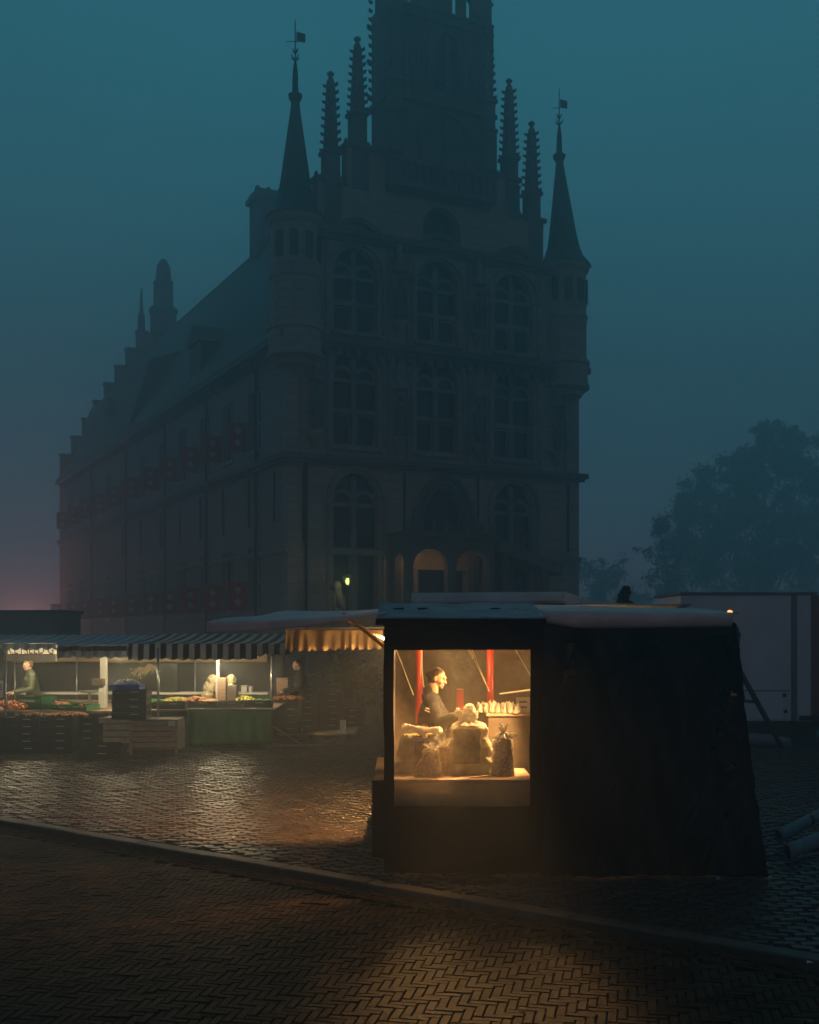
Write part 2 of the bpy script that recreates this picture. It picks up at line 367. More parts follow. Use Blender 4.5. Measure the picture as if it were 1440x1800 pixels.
# gutter: two courses of bricks along the kerb
items = []
for k in range(-90, 90):
    for c_, q in enumerate((.035, .105, .175)):
        p = K0+KD*(k*.205+.07*c_)-KN*(q+.02)
        if abs(p.x) > .42*p.y+.8 or p.y < 4: continue
        items.append((p.x, p.y, .195, .062, R(-37)))
stones('gutter', items, -.058, M['brickroad'], .005, .002)
kb = MB()
for k in range(-14, 14):
    p0 = K0+KD*(k*.99+.004); p1 = K0+KD*((k+1)*.99-.004); dz = random.gauss(0, .003)
    vs = []
    for z in (-.13, .006+dz):
        for q in (p0, p1): vs.append(q+Vector((0,0,z)))
        for q in (p1+KN*.17, p0+KN*.17): vs.append(q+Vector((0,0,z)))
    kb.add(vs, [(0,3,2,1),(4,5,6,7),(0,1,5,4),(1,2,6,5),(2,3,7,6),(3,0,4,7)])
tag(kb.build('kerb', M['kerb'], bevel=.015), kind='structure')
# bricks of the square, in rows that run slightly askew
items = []; A1 = R(-5); ca, sa = math.cos(A1), math.sin(A1); SL, SW = .19, .105
for j in range(-90, 240):
    for i in range(-150, 150):
        cx = (i+(.5 if j % 2 else 0))*SL+random.gauss(0,.004); cy = j*SW
        x = cx*ca-cy*sa; y = cx*sa+cy*ca+12
        if y > 33 or y < 6 or abs(x) > .38*y+.5: continue
        if side(x, y) < .22: continue
        items.append((x, y, SL-.012+random.gauss(0,.004), SW-.012, A1+random.gauss(0,.02)))
stones('square_paving', items, .0, M['setts'], .016, .004, .045)

# ------------------------------------------------------------------ TOWN HALL (local frame: x along the front, y back, z up)
TA = Vector((-4.3, 40, 0)); TR = R(27)
hall = thing('town_hall', TA, 'tall gothic stone town hall with stepped gable, red shutters and central tower', 'town hall', rz=TR)
def part(mb, name, m, parent=hall, **k): return mb.build(name, m, parent, world=False, **k)
FW = 12.46; SC = 5.95; DEPTH = 44.0
def arch(cx, w, z0, zs, zt, n=12, pointed=False):
    pts = [(cx-w/2, z0), (cx+w/2, z0)]
    if not pointed:
        for i in range(n+1):
            t = math.pi*i/n; pts.append((cx+w/2*math.cos(t), zs+(zt-zs)*math.sin(t)))
    else:
        for i in range(n//2+1):
            t = i/(n//2); pts.append((cx+w/2*(1-t**1.5), zs+(zt-zs)*math.sin(t*math.pi/2)))
        for i in range(n//2-1, -1, -1):
            t = i/(n//2); pts.append((cx-w/2*(1-t**1.5), zs+(zt-zs)*math.sin(t*math.pi/2)))
    return pts
cols = (2.66, 6.03, 9.39)
wins = []   # cx, w, z0, transom, spring, top
for c_ in cols:
    wins.append((c_, 1.75, 13.0, 14.05, 15.15, 16.05)); wins.append((c_, 1.8, 8.85, 10.15, 11.4, 12.4))
wins.append((cols[0], 1.8, 2.6, 5.1, 6.9, 7.9)); wins.append((cols[2], 1.8, 2.6, 5.1, 6.9, 7.9))
holes = [arch(cx, w_, z0, zs, zt) for cx, w_, z0, ztr, zs, zt in wins]
holes.append(arch(6.24, 2.1, 2.2, 5.9, 7.5, pointed=True))
holes.append(arch(6.2, 1.6, 16.85, 17.3, 18.1))
st = [(1.15,16.5),(1.15,18.25),(2.3,18.25),(2.3,19.65),(3.6,19.65)]
outer = [(0,0),(FW,0),(FW,16.5)]+[(2*SC-x, z) for x, z in st]+[(x, z) for x, z in reversed(st)]+[(0,16.5)]
# keep right steps mirrored about the gable's centre
outer = [(0,0),(FW,0),(FW,16.5),(2*SC-1.15,16.5),(2*SC-1.15,18.25),(2*SC-2.3,18.25),(2*SC-2.3,19.65),(2.3,19.65),(2.3,18.25),(1.15,18.25),(1.15,16.5),(0,16.5)]
mb = MB(); mb.panel([outer]+[h[::-1] for h in holes], lambda u, v, d: (u, d, v), .5)
part(mb, 'front_wall', M['stone'])
# side wall with openings
st_t = [4.7, 7.9, 11.1, 14.5, 18.0, 22.0, 26.2, 29.9, 33.9, 37.8, 41.6]
sh = []
for t in st_t:
    for z0, z1 in ((9.0, 11.3), (2.9, 5.35)): sh.append((t-1.9, t-.5, z0, z1))
mb = MB(); mb.panel([[(.5,0),(DEPTH,0),(DEPTH,12.4),(.5,12.4)]]+[[(a_,z0),(a_,z1),(b2,z1),(b2,z0)] for a_, b2, z0, z1 in sh], lambda u, v, d: (d, u, v), .45)
part(mb, 'side_wall', M['sidewall'])
mb = MB().box(FW-.45, FW, .5, DEPTH, 0, 12.4); part(mb, 'side_wall', M['sidewall'])
for a_, b2, z0, z1 in sh:
    f = MB(); m_ = (a_+b2)/2
    for q in (a_+.05, m_, b2-.05): f.box(.14, .26, q-.05, q+.05, z0, z1)
    for q in (z0+.05, z0+(z1-z0)*.45, z1-.05): f.box(.145, .255, a_, b2, q-.05, q+.05)
    f.box(-.08, .2, a_-.1, b2+.1, z0-.14, z0-.01)
    fo = part(f, 'window', M['frame']); part(MB().box(.2, .22, a_, b2, z0, z1), 'pane', M['glass'], fo)
# stepped back gable
bk = [(0,0),(FW,0)]
kN = 8
for k in range(kN): bk += [(FW-.76*k, 14.4+1.32*k), (FW-.76*(k+1), 14.4+1.32*k)]
for k in range(kN-1, -1, -1): bk += [(.76*(k+1), 14.4+1.32*k), (.76*k, 14.4+1.32*k)]
mb = MB(); mb.panel([bk], lambda u, v, d: (u, DEPTH+d, v), .5); part(mb, 'rear_gable', M['sidewall'])
mb = MB()
for k in range(kN):
    for q in (0, 1):
        x = .76*k if not q else FW-.76*(k+1)
        part(MB().box(x-.06, x+.82, DEPTH-.08, DEPTH+.58, 14.4+1.32*k+.003, 14.4+1.32*k+.14), 'coping', M['stone_dark'])
mb = MB(); mb.lathe(7.3, DEPTH+.3, [(.95,23.2),(.95,25.2),(1.05,25.3),(1.05,25.6),(.72,25.8),(.7,27.4),(.78,27.5),(.55,27.8),(.5,28.7),(.2,29.2)], 8, R(22.5))
part(mb, 'rear_belfry', M['stone_dark'])
mb = MB(); mb.lathe(5.7, DEPTH+.3, [(.28,23.6),(.26,24.9),(.14,25.2),(.05,26.9)], 6); part(mb, 'rear_pinnacle', M['stone_dark'])
# roof
rs, rz_, re = 6.23, 22.5, 12.35
mb = MB()
for sgn, xe in ((-1, -.35), (1, FW+.35)):
    mb.add([(xe,.6,re),(rs,.6,rz_),(rs,DEPTH,rz_),(xe,DEPTH,re)], [(0,1,2,3)])
o = part(mb, 'roof', M['slate'], solid=.18)
ro = o
mb = MB().tube((rs,.6,rz_+.05), (rs,DEPTH,rz_+.05), .12, .12, 8); part(mb, 'ridge', M['iron'], ro)
# chimney with cap
mb = MB().box(5.5,7.1,18.6,20.0,21.0,24.7); ch = part(mb, 'chimney', M['stone_dark'], ro)
mb = MB().box(5.32,7.28,18.42,20.18,24.7,24.95).box(5.45,7.15,18.55,20.05,24.953,25.2)
for x in (5.7,6.3,6.9): mb.lathe(x, 19.3, [(.17,25.2),(.14,25.5),(.05,25.6)], 8)
part(mb, 'chimney_cap', M['stone_dark'], ch)
# dormers on the slope seen
def dormer(t, w_, s0, zb, zt):
    mb = MB(); mb.box(s0, s0+3.2, t-w_/2, t+w_/2, zb, zt)
    mb.add([(s0-.15,t-w_/2-.15,zt),(s0-.15,t+w_/2+.15,zt),(s0-.15,t,zt+.9),(s0+4,t-w_/2-.15,zt),(s0+4,t+w_/2+.15,zt),(s0+4,t,zt+.9)], [(0,1,2),(3,5,4),(0,2,5,3),(1,4,5,2),(0,3,4,1)])
    d = part(mb, 'dormer', M['slate'], ro); return d
for t in (13, 31): dormer(t, 1.7, .5, 13.6, 15.2)
# transverse low roof block near the back that reads as a dark mass
mb = MB().add([(-.2,24,12.4),(-.2,40,12.4),(3.4,40,17.8),(3.4,24,17.8),(1.2,24,17.0),(1.2,40,17.0)], [(0,4,5,1),(4,3,2,5),(0,3,4),(1,5,2)])
part(mb, 'roof_extension', M['slate'], ro)

# string courses and cornices wrap the front and the side
def course(z, h, pr, m=M['stone_dark'], x0=-.0, x1=FW, name='cornice', ends=True):
    mb = MB(); mb.box(x0-pr, x1+pr, -pr, .0-.003, z, z+h); mb.box(x0-pr*.6, x1+pr*.6, -pr*.6, -.003, z-h*.6, z-.002)
    if ends:
        part(mb, name, m); mb = MB()
        mb.box(-pr, -.003, .0, DEPTH, z+.002, z+h-.002); mb.box(-pr*.6, -.003, .0, DEPTH, z-h*.6, z-.004)
    return part(mb, name, m)
course(8.25, .2, .28); course(12.45, .24, .34)
course(5.0, .12, .1, M['stone'])
mb = MB()   # corbel table beneath the upper cornice
x = .9
while x < FW-.9:
    part(MB().box(x, x+.16, -.24, -.003, 12.0, 12.29), 'corbel', M['stone_dark']); x += .42
y = .8
while y < DEPTH-1:
    part(MB().box(-.24, -.003, y, y+.18, 12.0, 12.29), 'corbel', M['stone_dark']); y += .62
mb = MB().box(.6, FW-.6, -.26, -.003, 16.4, 16.62).box(.6, FW-.6, -.15, -.004, 16.2, 16.398); part(mb, 'cornice', M['stone_dark'])
# little ogee parapet over the third storey
for c_ in cols:
    mb = MB()
    for k in range(10):
        t0, t1 = k/10, (k+1)/10
        f_ = lambda t: (c_-1.5+3*t, 16.25+.75*math.sin(t*math.pi)**1.6)
        p, q = f_(t0), f_(t1); mb.bar((p[0],-.16,p[1]), (q[0],-.16,q[1]), .14, .2)
    part(mb, 'ogee_moulding', M['stone_dark'])
# front windows
for i, (cx, w_, z0, ztr, zs, zt) in enumerate(wins):
    f = MB(); zl = zs
    f.box(cx-.09, cx+.09, .2, .42, z0, zt-.12)
    f.box(cx-w_/2, cx+w_/2, .21, .41, ztr-.09, ztr+.09)
    f.box(cx-w_/2, cx+w_/2, .22, .40, zs-.22, zs-.08)
    for sg in (-1, 1):
        # casement frames in the lower lights
        a_, b2 = sorted((cx+sg*.12, cx+sg*(w_/2-.02)))
        for q in (a_, b2-.06): f.box(q, q+.06, .27, .34, z0+.05, ztr-.12)
        for q in (z0+.05, ztr-.18): f.box(a_+.06, b2-.06, .272, .338, q, q+.06)
        # tracery: two small trefoil arches and an eye
        for k in range(10):
            t0, t1 = math.pi*k/10, math.pi*(k+1)/10; rr = w_/4-.04; cc = cx+sg*w_/4
            f.bar((cc+rr*math.cos(t0), .3, zs-.1+rr*1.1*math.sin(t0)), (cc+rr*math.cos(t1), .3, zs-.1+rr*1.1*math.sin(t1)), .07, .14)
    f.box(cx-w_/2-.12, cx+w_/2+.12, -.14, .2, z0-.16, z0-.01)
    wo = part(f, 'window', M['carved'])
    for sg in (-1, 1):
        a_, b2 = sorted((cx+sg*.09, cx+sg*w_/2)); lo = MB().box(a_, b2, .36, .38, z0, zt-.02 if True else zs)
        part(lo, 'pane', M['glass'], wo)
    # blind arch moulding round the window
    hm = MB(); W2 = w_/2+.16
    hm.box(cx-W2-.12, cx-W2, -.1, -.002, z0, zs); hm.box(cx+W2, cx+W2+.12, -.1, -.002, z0, zs)
    for k in range(14):
        t0, t1 = math.pi*k/14, math.pi*(k+1)/14; rx, rz2 = W2+.06, (zt-zs)+.18
        hm.bar((cx+rx*math.cos(t0), -.06, zs+rz2*math.sin(t0)), (cx+rx*math.cos(t1), -.06, zs+rz2*math.sin(t1)), .12, .14)
    part(hm, 'hood_mould', M['carved'], wo)
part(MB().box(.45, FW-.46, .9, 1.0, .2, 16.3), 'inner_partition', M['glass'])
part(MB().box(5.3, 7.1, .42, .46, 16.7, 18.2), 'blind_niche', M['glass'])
# pilasters, statues in canopied niches
def statue(x, z, name='statue'):
    mb = MB()
    mb.lathe(x, -.22, [(.2,z),(.17,z+.3),(.2,z+.7),(.23,z+1.05),(.16,z+1.2),(.07,z+1.26),(.07,z+1.3)], 12)
    mb.ball((x,-.23,z+1.42), (.11,.12,.14), 10, 7); mb.capsule((x+.2,-.22,z+1.08), (x+.14,-.4,z+.75), .07, .05, 8); mb.capsule((x-.2,-.22,z+1.08), (x-.16,-.36,z+.7), .07, .05, 8)
    mb.tube((x+.14,-.42,z+.1), (x+.14,-.42,z+1.5), .02, .02, 6)
    part(mb, name, M['stone_dark'], smooth=True)
    mb = MB(); mb.lathe(x, -.12, [(.06,z-.6),(.2,z-.3),(.3,z-.12),(.3,z)], 8, R(22.5)); part(mb, 'console', M['carved'])
    mb = MB(); mb.lathe(x, -.12, [(.34,z+1.75),(.34,z+2.0),(.2,z+2.1),(.06,z+2.9),(.1,z+2.95),(.02,z+3.1)], 6)
    for k in range(6): aa = R(60*k); mb.lathe(x+.3*math.cos(aa), -.12+.3*math.sin(aa), [(.04,z+1.9),(.01,z+2.4)], 4)
    part(mb, 'canopy', M['carved'])
for x in (1.05, 4.36, 7.72, 11.35): statue(x, 9.3)
for x in (4.36, 7.72): statue(x, 13.6)
for x in (1.5, 4.0, 4.75, 7.35, 8.1, 10.6, 11.05): part(MB().box(x-.06, x+.06, -.09, -.002, 12.7, 16.18), 'colonnette', M['carved'])
for x in (.55, 1.55, 3.98, 4.76, 7.34, 8.12, 10.6, 11.8): part(MB().box(x-.055, x+.055, -.09, -.002, 8.46, 11.98), 'colonnette', M['carved'])
for x in (.6, 4.6, 7.75, 11.9): part(MB().box(x-.03, x+.03, -.075, -.01, 5.3, 8.0), 'wall_anchor', M['iron'])
part(MB().tube((.68,-.1,.3), (.68,-.1,8.2), .055), 'drainpipe', M['iron'])
for y in (1.2, 4.0, 7.2, 10.4, 13.6, 17, 21, 25): part(MB().box(-.08, -.01, y-.03, y+.03, 6.1, 7.9), 'wall_anchor', M['iron'])
for y in (3.0, 9.3, 16, 24, 33): part(MB().tube((-.11,y,.3), (-.11,y,12.0), .055), 'drainpipe', M['iron'])
# shutters, standing open from the side wall
shm = MB().box(-.78, -.04, -.025, .025, 0, 1.1); 
proto = part(shm, 'shutter', M['shutter'])
def lozenge(x, z, r, th=.034):
    pts = []
    for k in range(16):
        a_ = 2*math.pi*k/16; rr = r*(1+.22*math.cos(4*a_)); pts.append((x+rr*math.cos(a_), z+rr*math.sin(a_)))
    return pts
lp = [MB().panel([lozenge(-.41, z, .125)], lambda u, v, d: (u, -.034+d, v), .068).build('quatrefoil', M['shutter_w'], proto, world=False) for z in (.34, .78)]
first = True
for t in st_t:
    for z in (9.05, 2.95):
        dz = 0 if z > 5 or t < 20 else .6
        for tt in (t-.45,):
            if first: s_ = proto; first = False
            else:
                s_ = proto.copy(); C.objects.link(s_); s_.parent = hall
                for l_ in lp: l2 = l_.copy(); C.objects.link(l2); l2.parent = s_
            s_.location = (0, tt, z+dz*0)
s_.location = (0, 43.4, 2.95)
# gable tops: steps copings
for x0, x1, z in ((1.05,2.3,18.25),(2.2,3.9,19.65),(2*SC-2.3,2*SC-1.05,18.25),(8.4,2*SC-2.2,19.65)):
    mb = MB(); mb.box(x0, x1, -.1, .6, z+.002, z+.16)
    k = x0+.1
    while k < x1-.1: mb.lathe(k, .1, [(.07,z+.16),(.09,z+.25),(.02,z+.36)], 5); k += .22
    part(mb, 'gable_coping', M['stone_dark'])
CROCK = None
def pinnacle(x, y, zb, zg, zt, w_=.42, parent=hall, taper=.17):
    mb = MB(); mb.box(x-w_, x+w_, y-w_, y+w_, zb, zg-1.1); mb.box(x-w_*.86, x+w_*.86, y-w_*.86, y+w_*.86, zg-1.1, zg)
    mb.box(x-w_*1.12, x+w_*1.12, y-w_*1.12, y+w_*1.12, zg-1.2, zg-1.08)
    mb.box(x-w_*1.1, x+w_*1.1, y-w_*1.1, y+w_*1.1, zg-.08, zg+.06)
    r0 = w_*.98; mb.lathe(x, y, [(r0, zg+.05), (taper*1.05, zt-.55), (taper*.7, zt-.3)], 4, R(45))
    mb.lathe(x, y, [(.07,zt-.35),(.1,zt-.28),(.07,zt-.2),(.15,zt-.1),(.04,zt)], 6)
    n = max(6, int((zt-.6-zg)/.27)); p = part(mb, 'pinnacle', M['stone_dark'], parent)
    global CROCK
    for k in range(n+1):
        t = k/n; z = zg+.12+t*(zt-.5-zg-.15); r = (r0*(1-t)+taper*t)
        for q in range(4):
            if CROCK is None:
                c_ = MB(); c_.bar((-.03,0,0), (.09,0,.035), .10, .08); c_.bar((.085,0,.02), (.10,0,.09), .06, .06); CROCK = c_.build('crocket', M['stone_dark'], p, world=False); o_ = CROCK
            else: o_ = CROCK.copy(); C.objects.link(o_); o_.parent = p
            a_ = R(45+90*q); o_.location = (x+math.cos(a_)*r, y+math.sin(a_)*r, z); o_.rotation_euler = (0, 0, a_)
    return p
pinnacle(1.76, .25, 16.5, 19.4, 22.35, .31); pinnacle(2.82, .25, 18.2, 21.0, 23.85, .31)
pinnacle(9.32, .25, 18.2, 20.6, 23.75, .30); pinnacle(10.36, .25, 16.5, 19.4, 22.3, .30)
# tower
tx0, tx1, ty0, ty1 = 3.86, 8.22, -.25, 1.25
mb = MB()
fh = [arch(6.14, 1.9, 19.7, 20.6, 21.5, pointed=True), arch(6.3, 1.1, 22.3, 23.8, 24.6, pointed=True)]
mb.panel([[(tx0,18.32),(tx1,18.32),(tx1,27.4),(tx0,27.4)]]+[h[::-1] for h in fh[1:]]+[[(x,25.3),(x,26.05),(x+.15,26.2),(x+.3,26.05),(x+.3,25.3)] for x in (4.6,6.5,7.1)], lambda u, v, d: (u, ty0+d, v), .3)
mb.panel([[(tx0,18.32),(tx1,18.32),(tx1,25.3),(tx0,25.3)],[(6.4,22.4),(6.4,22.9),(6.75,22.9),(6.75,22.4)]], lambda u, v, d: (u, ty1-d, v), .3)
mb.box(tx0, tx0+.3, ty0+.302, ty1-.302, 18.32, 27.2); mb.box(tx1-.3, tx1, ty0+.302, ty1-.302, 18.32, 27.2)
mb.box(tx0+.3, tx1-.3, ty0+.302, ty1-.302, 21.9, 22.1)
tw = part(mb, 'tower', M['stone_dark'])
# louvres
mb = MB()
for k in range(12):
    z = 22.4+k*.18; mb.obox((6.3, ty0+.2, z), (1.08 if k != 1 else .7, .24, .04), Matrix.Rotation(R(40), 3, 'X'))
mb.box(6.24, 6.36, ty0+.02, ty0+.1, 22.3, 24.5)
mb.build('louvres', M['stone_dark'], tw, world=False)
mb = MB()   # tracery window relief on the tower face
for sgn in (-1, 1):
    mb.bar((6.14+sgn*1.0, ty0-.06, 19.6), (6.14+sgn*1.0, ty0-.06, 20.7), .14, .12)
    for k in range(8):
        t0, t1 = k/8, (k+1)/8
        q0 = (6.14+sgn*1.0*(1-t0**1.5), ty0-.06, 20.7+.9*math.sin(t0*math.pi/2)); q1 = (6.14+sgn*1.0*(1-t1**1.5), ty0-.06, 20.7+.9*math.sin(t1*math.pi/2))
        mb.bar(q0, q1, .14, .12)
    mb.box(tx0 if sgn < 0 else tx1-.5, tx0+.5 if sgn < 0 else tx1, ty0-.14, ty0-.002, 18.4, 25.2)
mb.box(6.08, 6.2, ty0-.1, ty0-.003, 19.6, 21.4)
for x in (4.5, 4.9, 5.0, 5.45, 5.55, 7.0, 7.1, 7.5, 7.65): mb.box(x-.035, x+.035, ty0-.09, ty0-.002, 21.85, 25.2)
for x in (4.72, 5.22, 7.3): mb.lathe(x, ty0-.05, [(.12,23.0),(.13,23.1),(.02,23.8)], 4, R(45)); mb.box(x-.1, x+.1, ty0-.1, ty0-.003, 24.9, 25.05)
for z in (24.85, 25.2): mb.box(tx0-.05, tx1+.05, ty0-.12, ty0-.004, z, z+.09)
mb.build('tower_mouldings', M['stone_dark'], tw, world=False)
mb = MB(); mb.box(tx0-.14, tx1+.14, ty0-.2, ty1+.14, 21.68, 21.84); mb.build('cornice', M['stone_dark'], tw, world=False)
for x, y, zt_ in ((tx0+.16,ty0-.05,25.8),(tx1-.26,ty0-.05,25.6)):
    pinnacle(x, y, 19.6, 22.3, zt_, .29, taper=.12)
for k in range(13):
    for cx_, cy_, rz_2 in ((tx0, ty1, math.pi), (tx1, ty0+.2, 0)):
        o_ = CROCK.copy(); C.objects.link(o_); o_.parent = tw; o_.location = (cx_, cy_, 22.2+.33*k); o_.rotation_euler = (0,0,rz_2); o_.scale = (1.5,1.5,1.5) if k % 4 == 0 else (1,1,1)
# blind balustrade across the gable below the tower
mb = MB(); mb.box(4.0, 8.3, -.5, -.003, 18.45, 18.62); mb.box(4.0, 8.3, -.5, -.25, 19.35, 19.5)
x = 4.05
while x < 8.25: mb.box(x, x+.09, -.46, -.3, 18.622, 19.348); x += .3
part(mb, 'balustrade', M['stone_dark'])
# corner turrets
def turret(x, y, lean=0):
    b = MB(); r = .9
    b.lathe(x, y, [(.12,10.95),(.35,11.2),(.42,11.35),(.7,11.55),(.78,11.7),(1.02,11.85),(1.02,12.0),(.95,12.02),(.95,12.75),(1.03,12.8),(1.03,12.95),(r,13.0),(r,14.6),(r+.05,14.62),(r+.05,14.75),(r-.02,14.8),(r-.02,16.45),(1.0,16.6),(1.03,16.78)], 16)
    tb = part(b, 'turret', M['stone'])
    s = MB(); s.lathe(x, y, [(1.1,16.78),(1.0,16.92),(.8,17.15),(.64,17.6),(.52,18.3),(.17,20.75),(.15,20.95)], 12)
    for v_i in range(len(s.v)):
        v = s.v[v_i]; k = max(0, v[2]-17)/5; s.v[v_i] = (v[0]+lean*k, v[1], v[2])
    sp = s.build('spire', M['slate'], tb, world=False)
    f = MB(); lx = lean*.85
    f.lathe(x+lx, y, [(.14,20.95),(.24,21.1),(.27,21.22),(.16,21.3),(.12,21.35),(.1,22.0),(.05,22.4)], 8)
    f.tube((x+lx,y,22.2), (x+lx,y,23.9), .03, .018, 6)
    for k in range(4):
        a_ = R(90*k+20)
        for zz, rr in ((22.55,.2),(22.8,.13)): f.tube((x+lx,y,zz-.12), (x+lx+rr*math.cos(a_), y+rr*math.sin(a_), zz+.05), .025, .02, 5)
    f.tube((x+lx-.35,y,23.05), (x+lx+.3,y,23.2), .015, .015, 5)
    f.box(x+lx+.05, x+lx+.38, y-.015, y+.015, 23.17, 23.48)
    f.build('weather_vane', M['iron'], tb, world=False)
    w2 = MB()
    for k in range(6):
        a_ = R(-150+k*36)
        w2.obox((x+(r)*math.cos(a_), y+(r)*math.sin(a_), 15.7), (.28,.1,.9), Matrix.Rotation(a_+math.pi/2, 3, 'Z'))
    w2.build('turret_window', M['glass'], tb, world=False)
turret(.42, .3); turret(11.95, .3, -.28)
# portal: pointed arch moulding, porch with two round arches, stairs
mb = MB()
for r_, dd in ((0, .12), (.22, .2)):
    pts = arch(6.24, 2.1+2*r_+.2, 2.2, 5.9, 7.6+r_*1.6, 16, True)[1:]
    for p, q in zip(pts[:-1], pts[1:]): mb.bar((p[0],-dd,p[1]), (q[0],-dd,q[1]), .13, .16)
mb.lathe(6.24, -.2, [(.08,7.8),(.16,8.0),(.05,8.15),(.03,8.5)], 6)
part(mb, 'portal_moulding', M['stone_dark'])
part(MB().box(5.2, 7.3, .38, .42, 2.2, 7.5), 'portal_window', M['glass'])
px0, px1, py0 = 4.05, 7.6, -1.5
pz0, pz1 = 2.2, 5.55
pa = [arch(4.92, 1.4, pz0, 4.5, 5.12), arch(6.68, 1.4, pz0, 4.5, 5.12)]
mb = MB(); mb.panel([[(px0,pz0),(px1,pz0),(px1,pz1),(px0,pz1)]]+[h[::-1] for h in pa], lambda u, v, d: (u, py0+d, v), .25)
sa_ = arch(-.7, .7, pz0, 4.6, 5.0)
for xx in (px0, px1-.25): mb.panel([[(py0+.252,pz0),(-.01,pz0),(-.01,pz1),(py0+.252,pz1)], sa_[::-1]], lambda u, v, d: (xx+d, u, v), .25)
mb.box(px0+.25, px1-.25, py0+.25, -.01, 5.2, 5.5); po = part(mb, 'porch', M['stone_dark'])
mb = MB().box(px0-.15, px1+.15, py0-.15, -.005, pz1+.002, pz1+.2)
x = px0
while x < px1: mb.lathe(x, py0, [(.08,pz1+.2),(.1,pz1+.4),(.02,pz1+.62)], 6); x += .5
mb.build('porch_cornice', M['stone_dark'], po, world=False)
mb = MB().box(px0-.1, px1+.1, py0-.3, -.004, 0, pz0-.003); mb.build('porch_base', M['stone'], po, world=False)
M['plaster'] = mat('vault_lit_band_plaster', (.55,.42,.26), .8)
mb = MB().box(px0+.26, px1-.26, py0+.26, -.012, 5.12, 5.197).box(px0+.27, px1-.27, -.04, -.013, 4.45, 5.118); mb.build('vault_and_lit_band', M['plaster'], po, world=False)  # back wall cream only at the top, imitating its lit part
mb = MB()
for sgn, xs in ((-1, px0-.1), (1, px1+.1)):
    for k in range(12):
        z = pz0-.003-.18*(k+1); xa, xb = sorted((xs+sgn*.3*k, xs+sgn*.3*(k+1))); mb.box(xa, xb, -1.4, -.3, 0, max(.05, z))
mb.build('stairs', M['stone'], po, world=False)
mb = MB()
for sgn, xs in ((-1, px0-.1), (1, px1+.1)):
    e = xs+sgn*3.6
    for yy in (-1.6, -.28):
        mb = MB(); mb.panel([[(xs,0),(e,0),(e,1.2),(xs,3.2)] if sgn > 0 else [(e,0),(xs,0),(xs,3.2),(e,1.2)]], lambda u, v, d: (u, yy+d, v), .22); mb.build('stair_parapet', M['stone_dark'], po, world=False)
    mb = MB(); mb.box(e-.2, e+.2, -1.75, -1.3, 0, 1.7); mb.build('stair_pier', M['stone_dark'], po, world=False)
mb = MB()
mb.box(px1+.35, px1+.6, -1.58, -1.35, 2.9, 5.3); mb.box(px1+2.1, px1+2.35, -1.58, -1.35, 2.0, 4.6)
mb.add([(px1+.1,-1.7,5.6),(px1+.1,-.1,5.6),(px1+2.9,-.1,4.7),(px1+2.9,-1.7,4.7),(px1+.1,-1.7,5.1),(px1+.1,-.1,5.1),(px1+2.9,-.1,4.3),(px1+2.9,-1.7,4.3)],
       [(0,1,2,3),(4,7,6,5),(0,3,7,4),(1,5,6,2),(3,2,6,7),(0,4,5,1)])
mb.build('stair_canopy', M['stone_dark'], po, world=False)
def hall_pt(x, y, z): return TA+Matrix.Rotation(TR, 3, 'Z') @ Vector((x, y, z))
M['bulb_w'] = glow('lit_bulb', (1,.6,.25), 1.2)
for x in (4.9, 6.65):
    lb = MB().ball((x-.45,-1.15,5.06), .03).tube((x-.45,-1.15,5.08), (x-.45,-1.15,5.12), .012); ob = lb.build('porch_lamp', M['bulb_w'], po, world=False)
    d = bpy.data.lights.new('porch_light', 'POINT'); d.energy = 8 if x < 6 else 3; d.color = (1,.58,.24); d.shadow_soft_size = .12
    lo = bpy.data.objects.new('porch_light', d); C.objects.link(lo); lo.parent = hall; lo.location = (x-.4,-1.1,4.98)

# ------------------------------------------------------------------ lamp post in front of the town hall
c = P(611, 1022, 39.0)
lpz = c.z
lpst = thing('lamp_post', (c.x, 39, 0), 'dark lamp post with small yellow-green lit lantern before the town hall', 'lamp post')
mb = MB(); mb.lathe(c.x, 39, [(.22,0),(.22,.3),(.12,.4),(.07,.6),(.05,lpz-.35)], 10); mb.build('post', M['iron'], lpst)
mb = MB(); mb.lathe(c.x, 39, [(.05,lpz-.35),(.12,lpz-.25),(.13,lpz-.22)], 6); mb.lathe(c.x, 39, [(.19,lpz+.22),(.08,lpz+.36),(.02,lpz+.5)], 6)
for k in range(6):
    a_ = R(60*k); mb.tube((c.x+.12*math.cos(a_), 39+.12*math.sin(a_), lpz-.22), (c.x+.17*math.cos(a_), 39+.17*math.sin(a_), lpz+.22), .012, .012, 4)
mb.build('lantern', M['iron'], lpst)
M['lampyellow'] = glow('lit_lantern_glass', (.85,.95,.25), 1.6)
mb = MB().ball((c.x, 39, lpz), (.07,.07,.12)); mb.build('lamp', M['lampyellow'], lpst)
lamp('lantern_light', (c.x, 38.75, lpz), (.9,.95,.35), 7, .1, lpst)
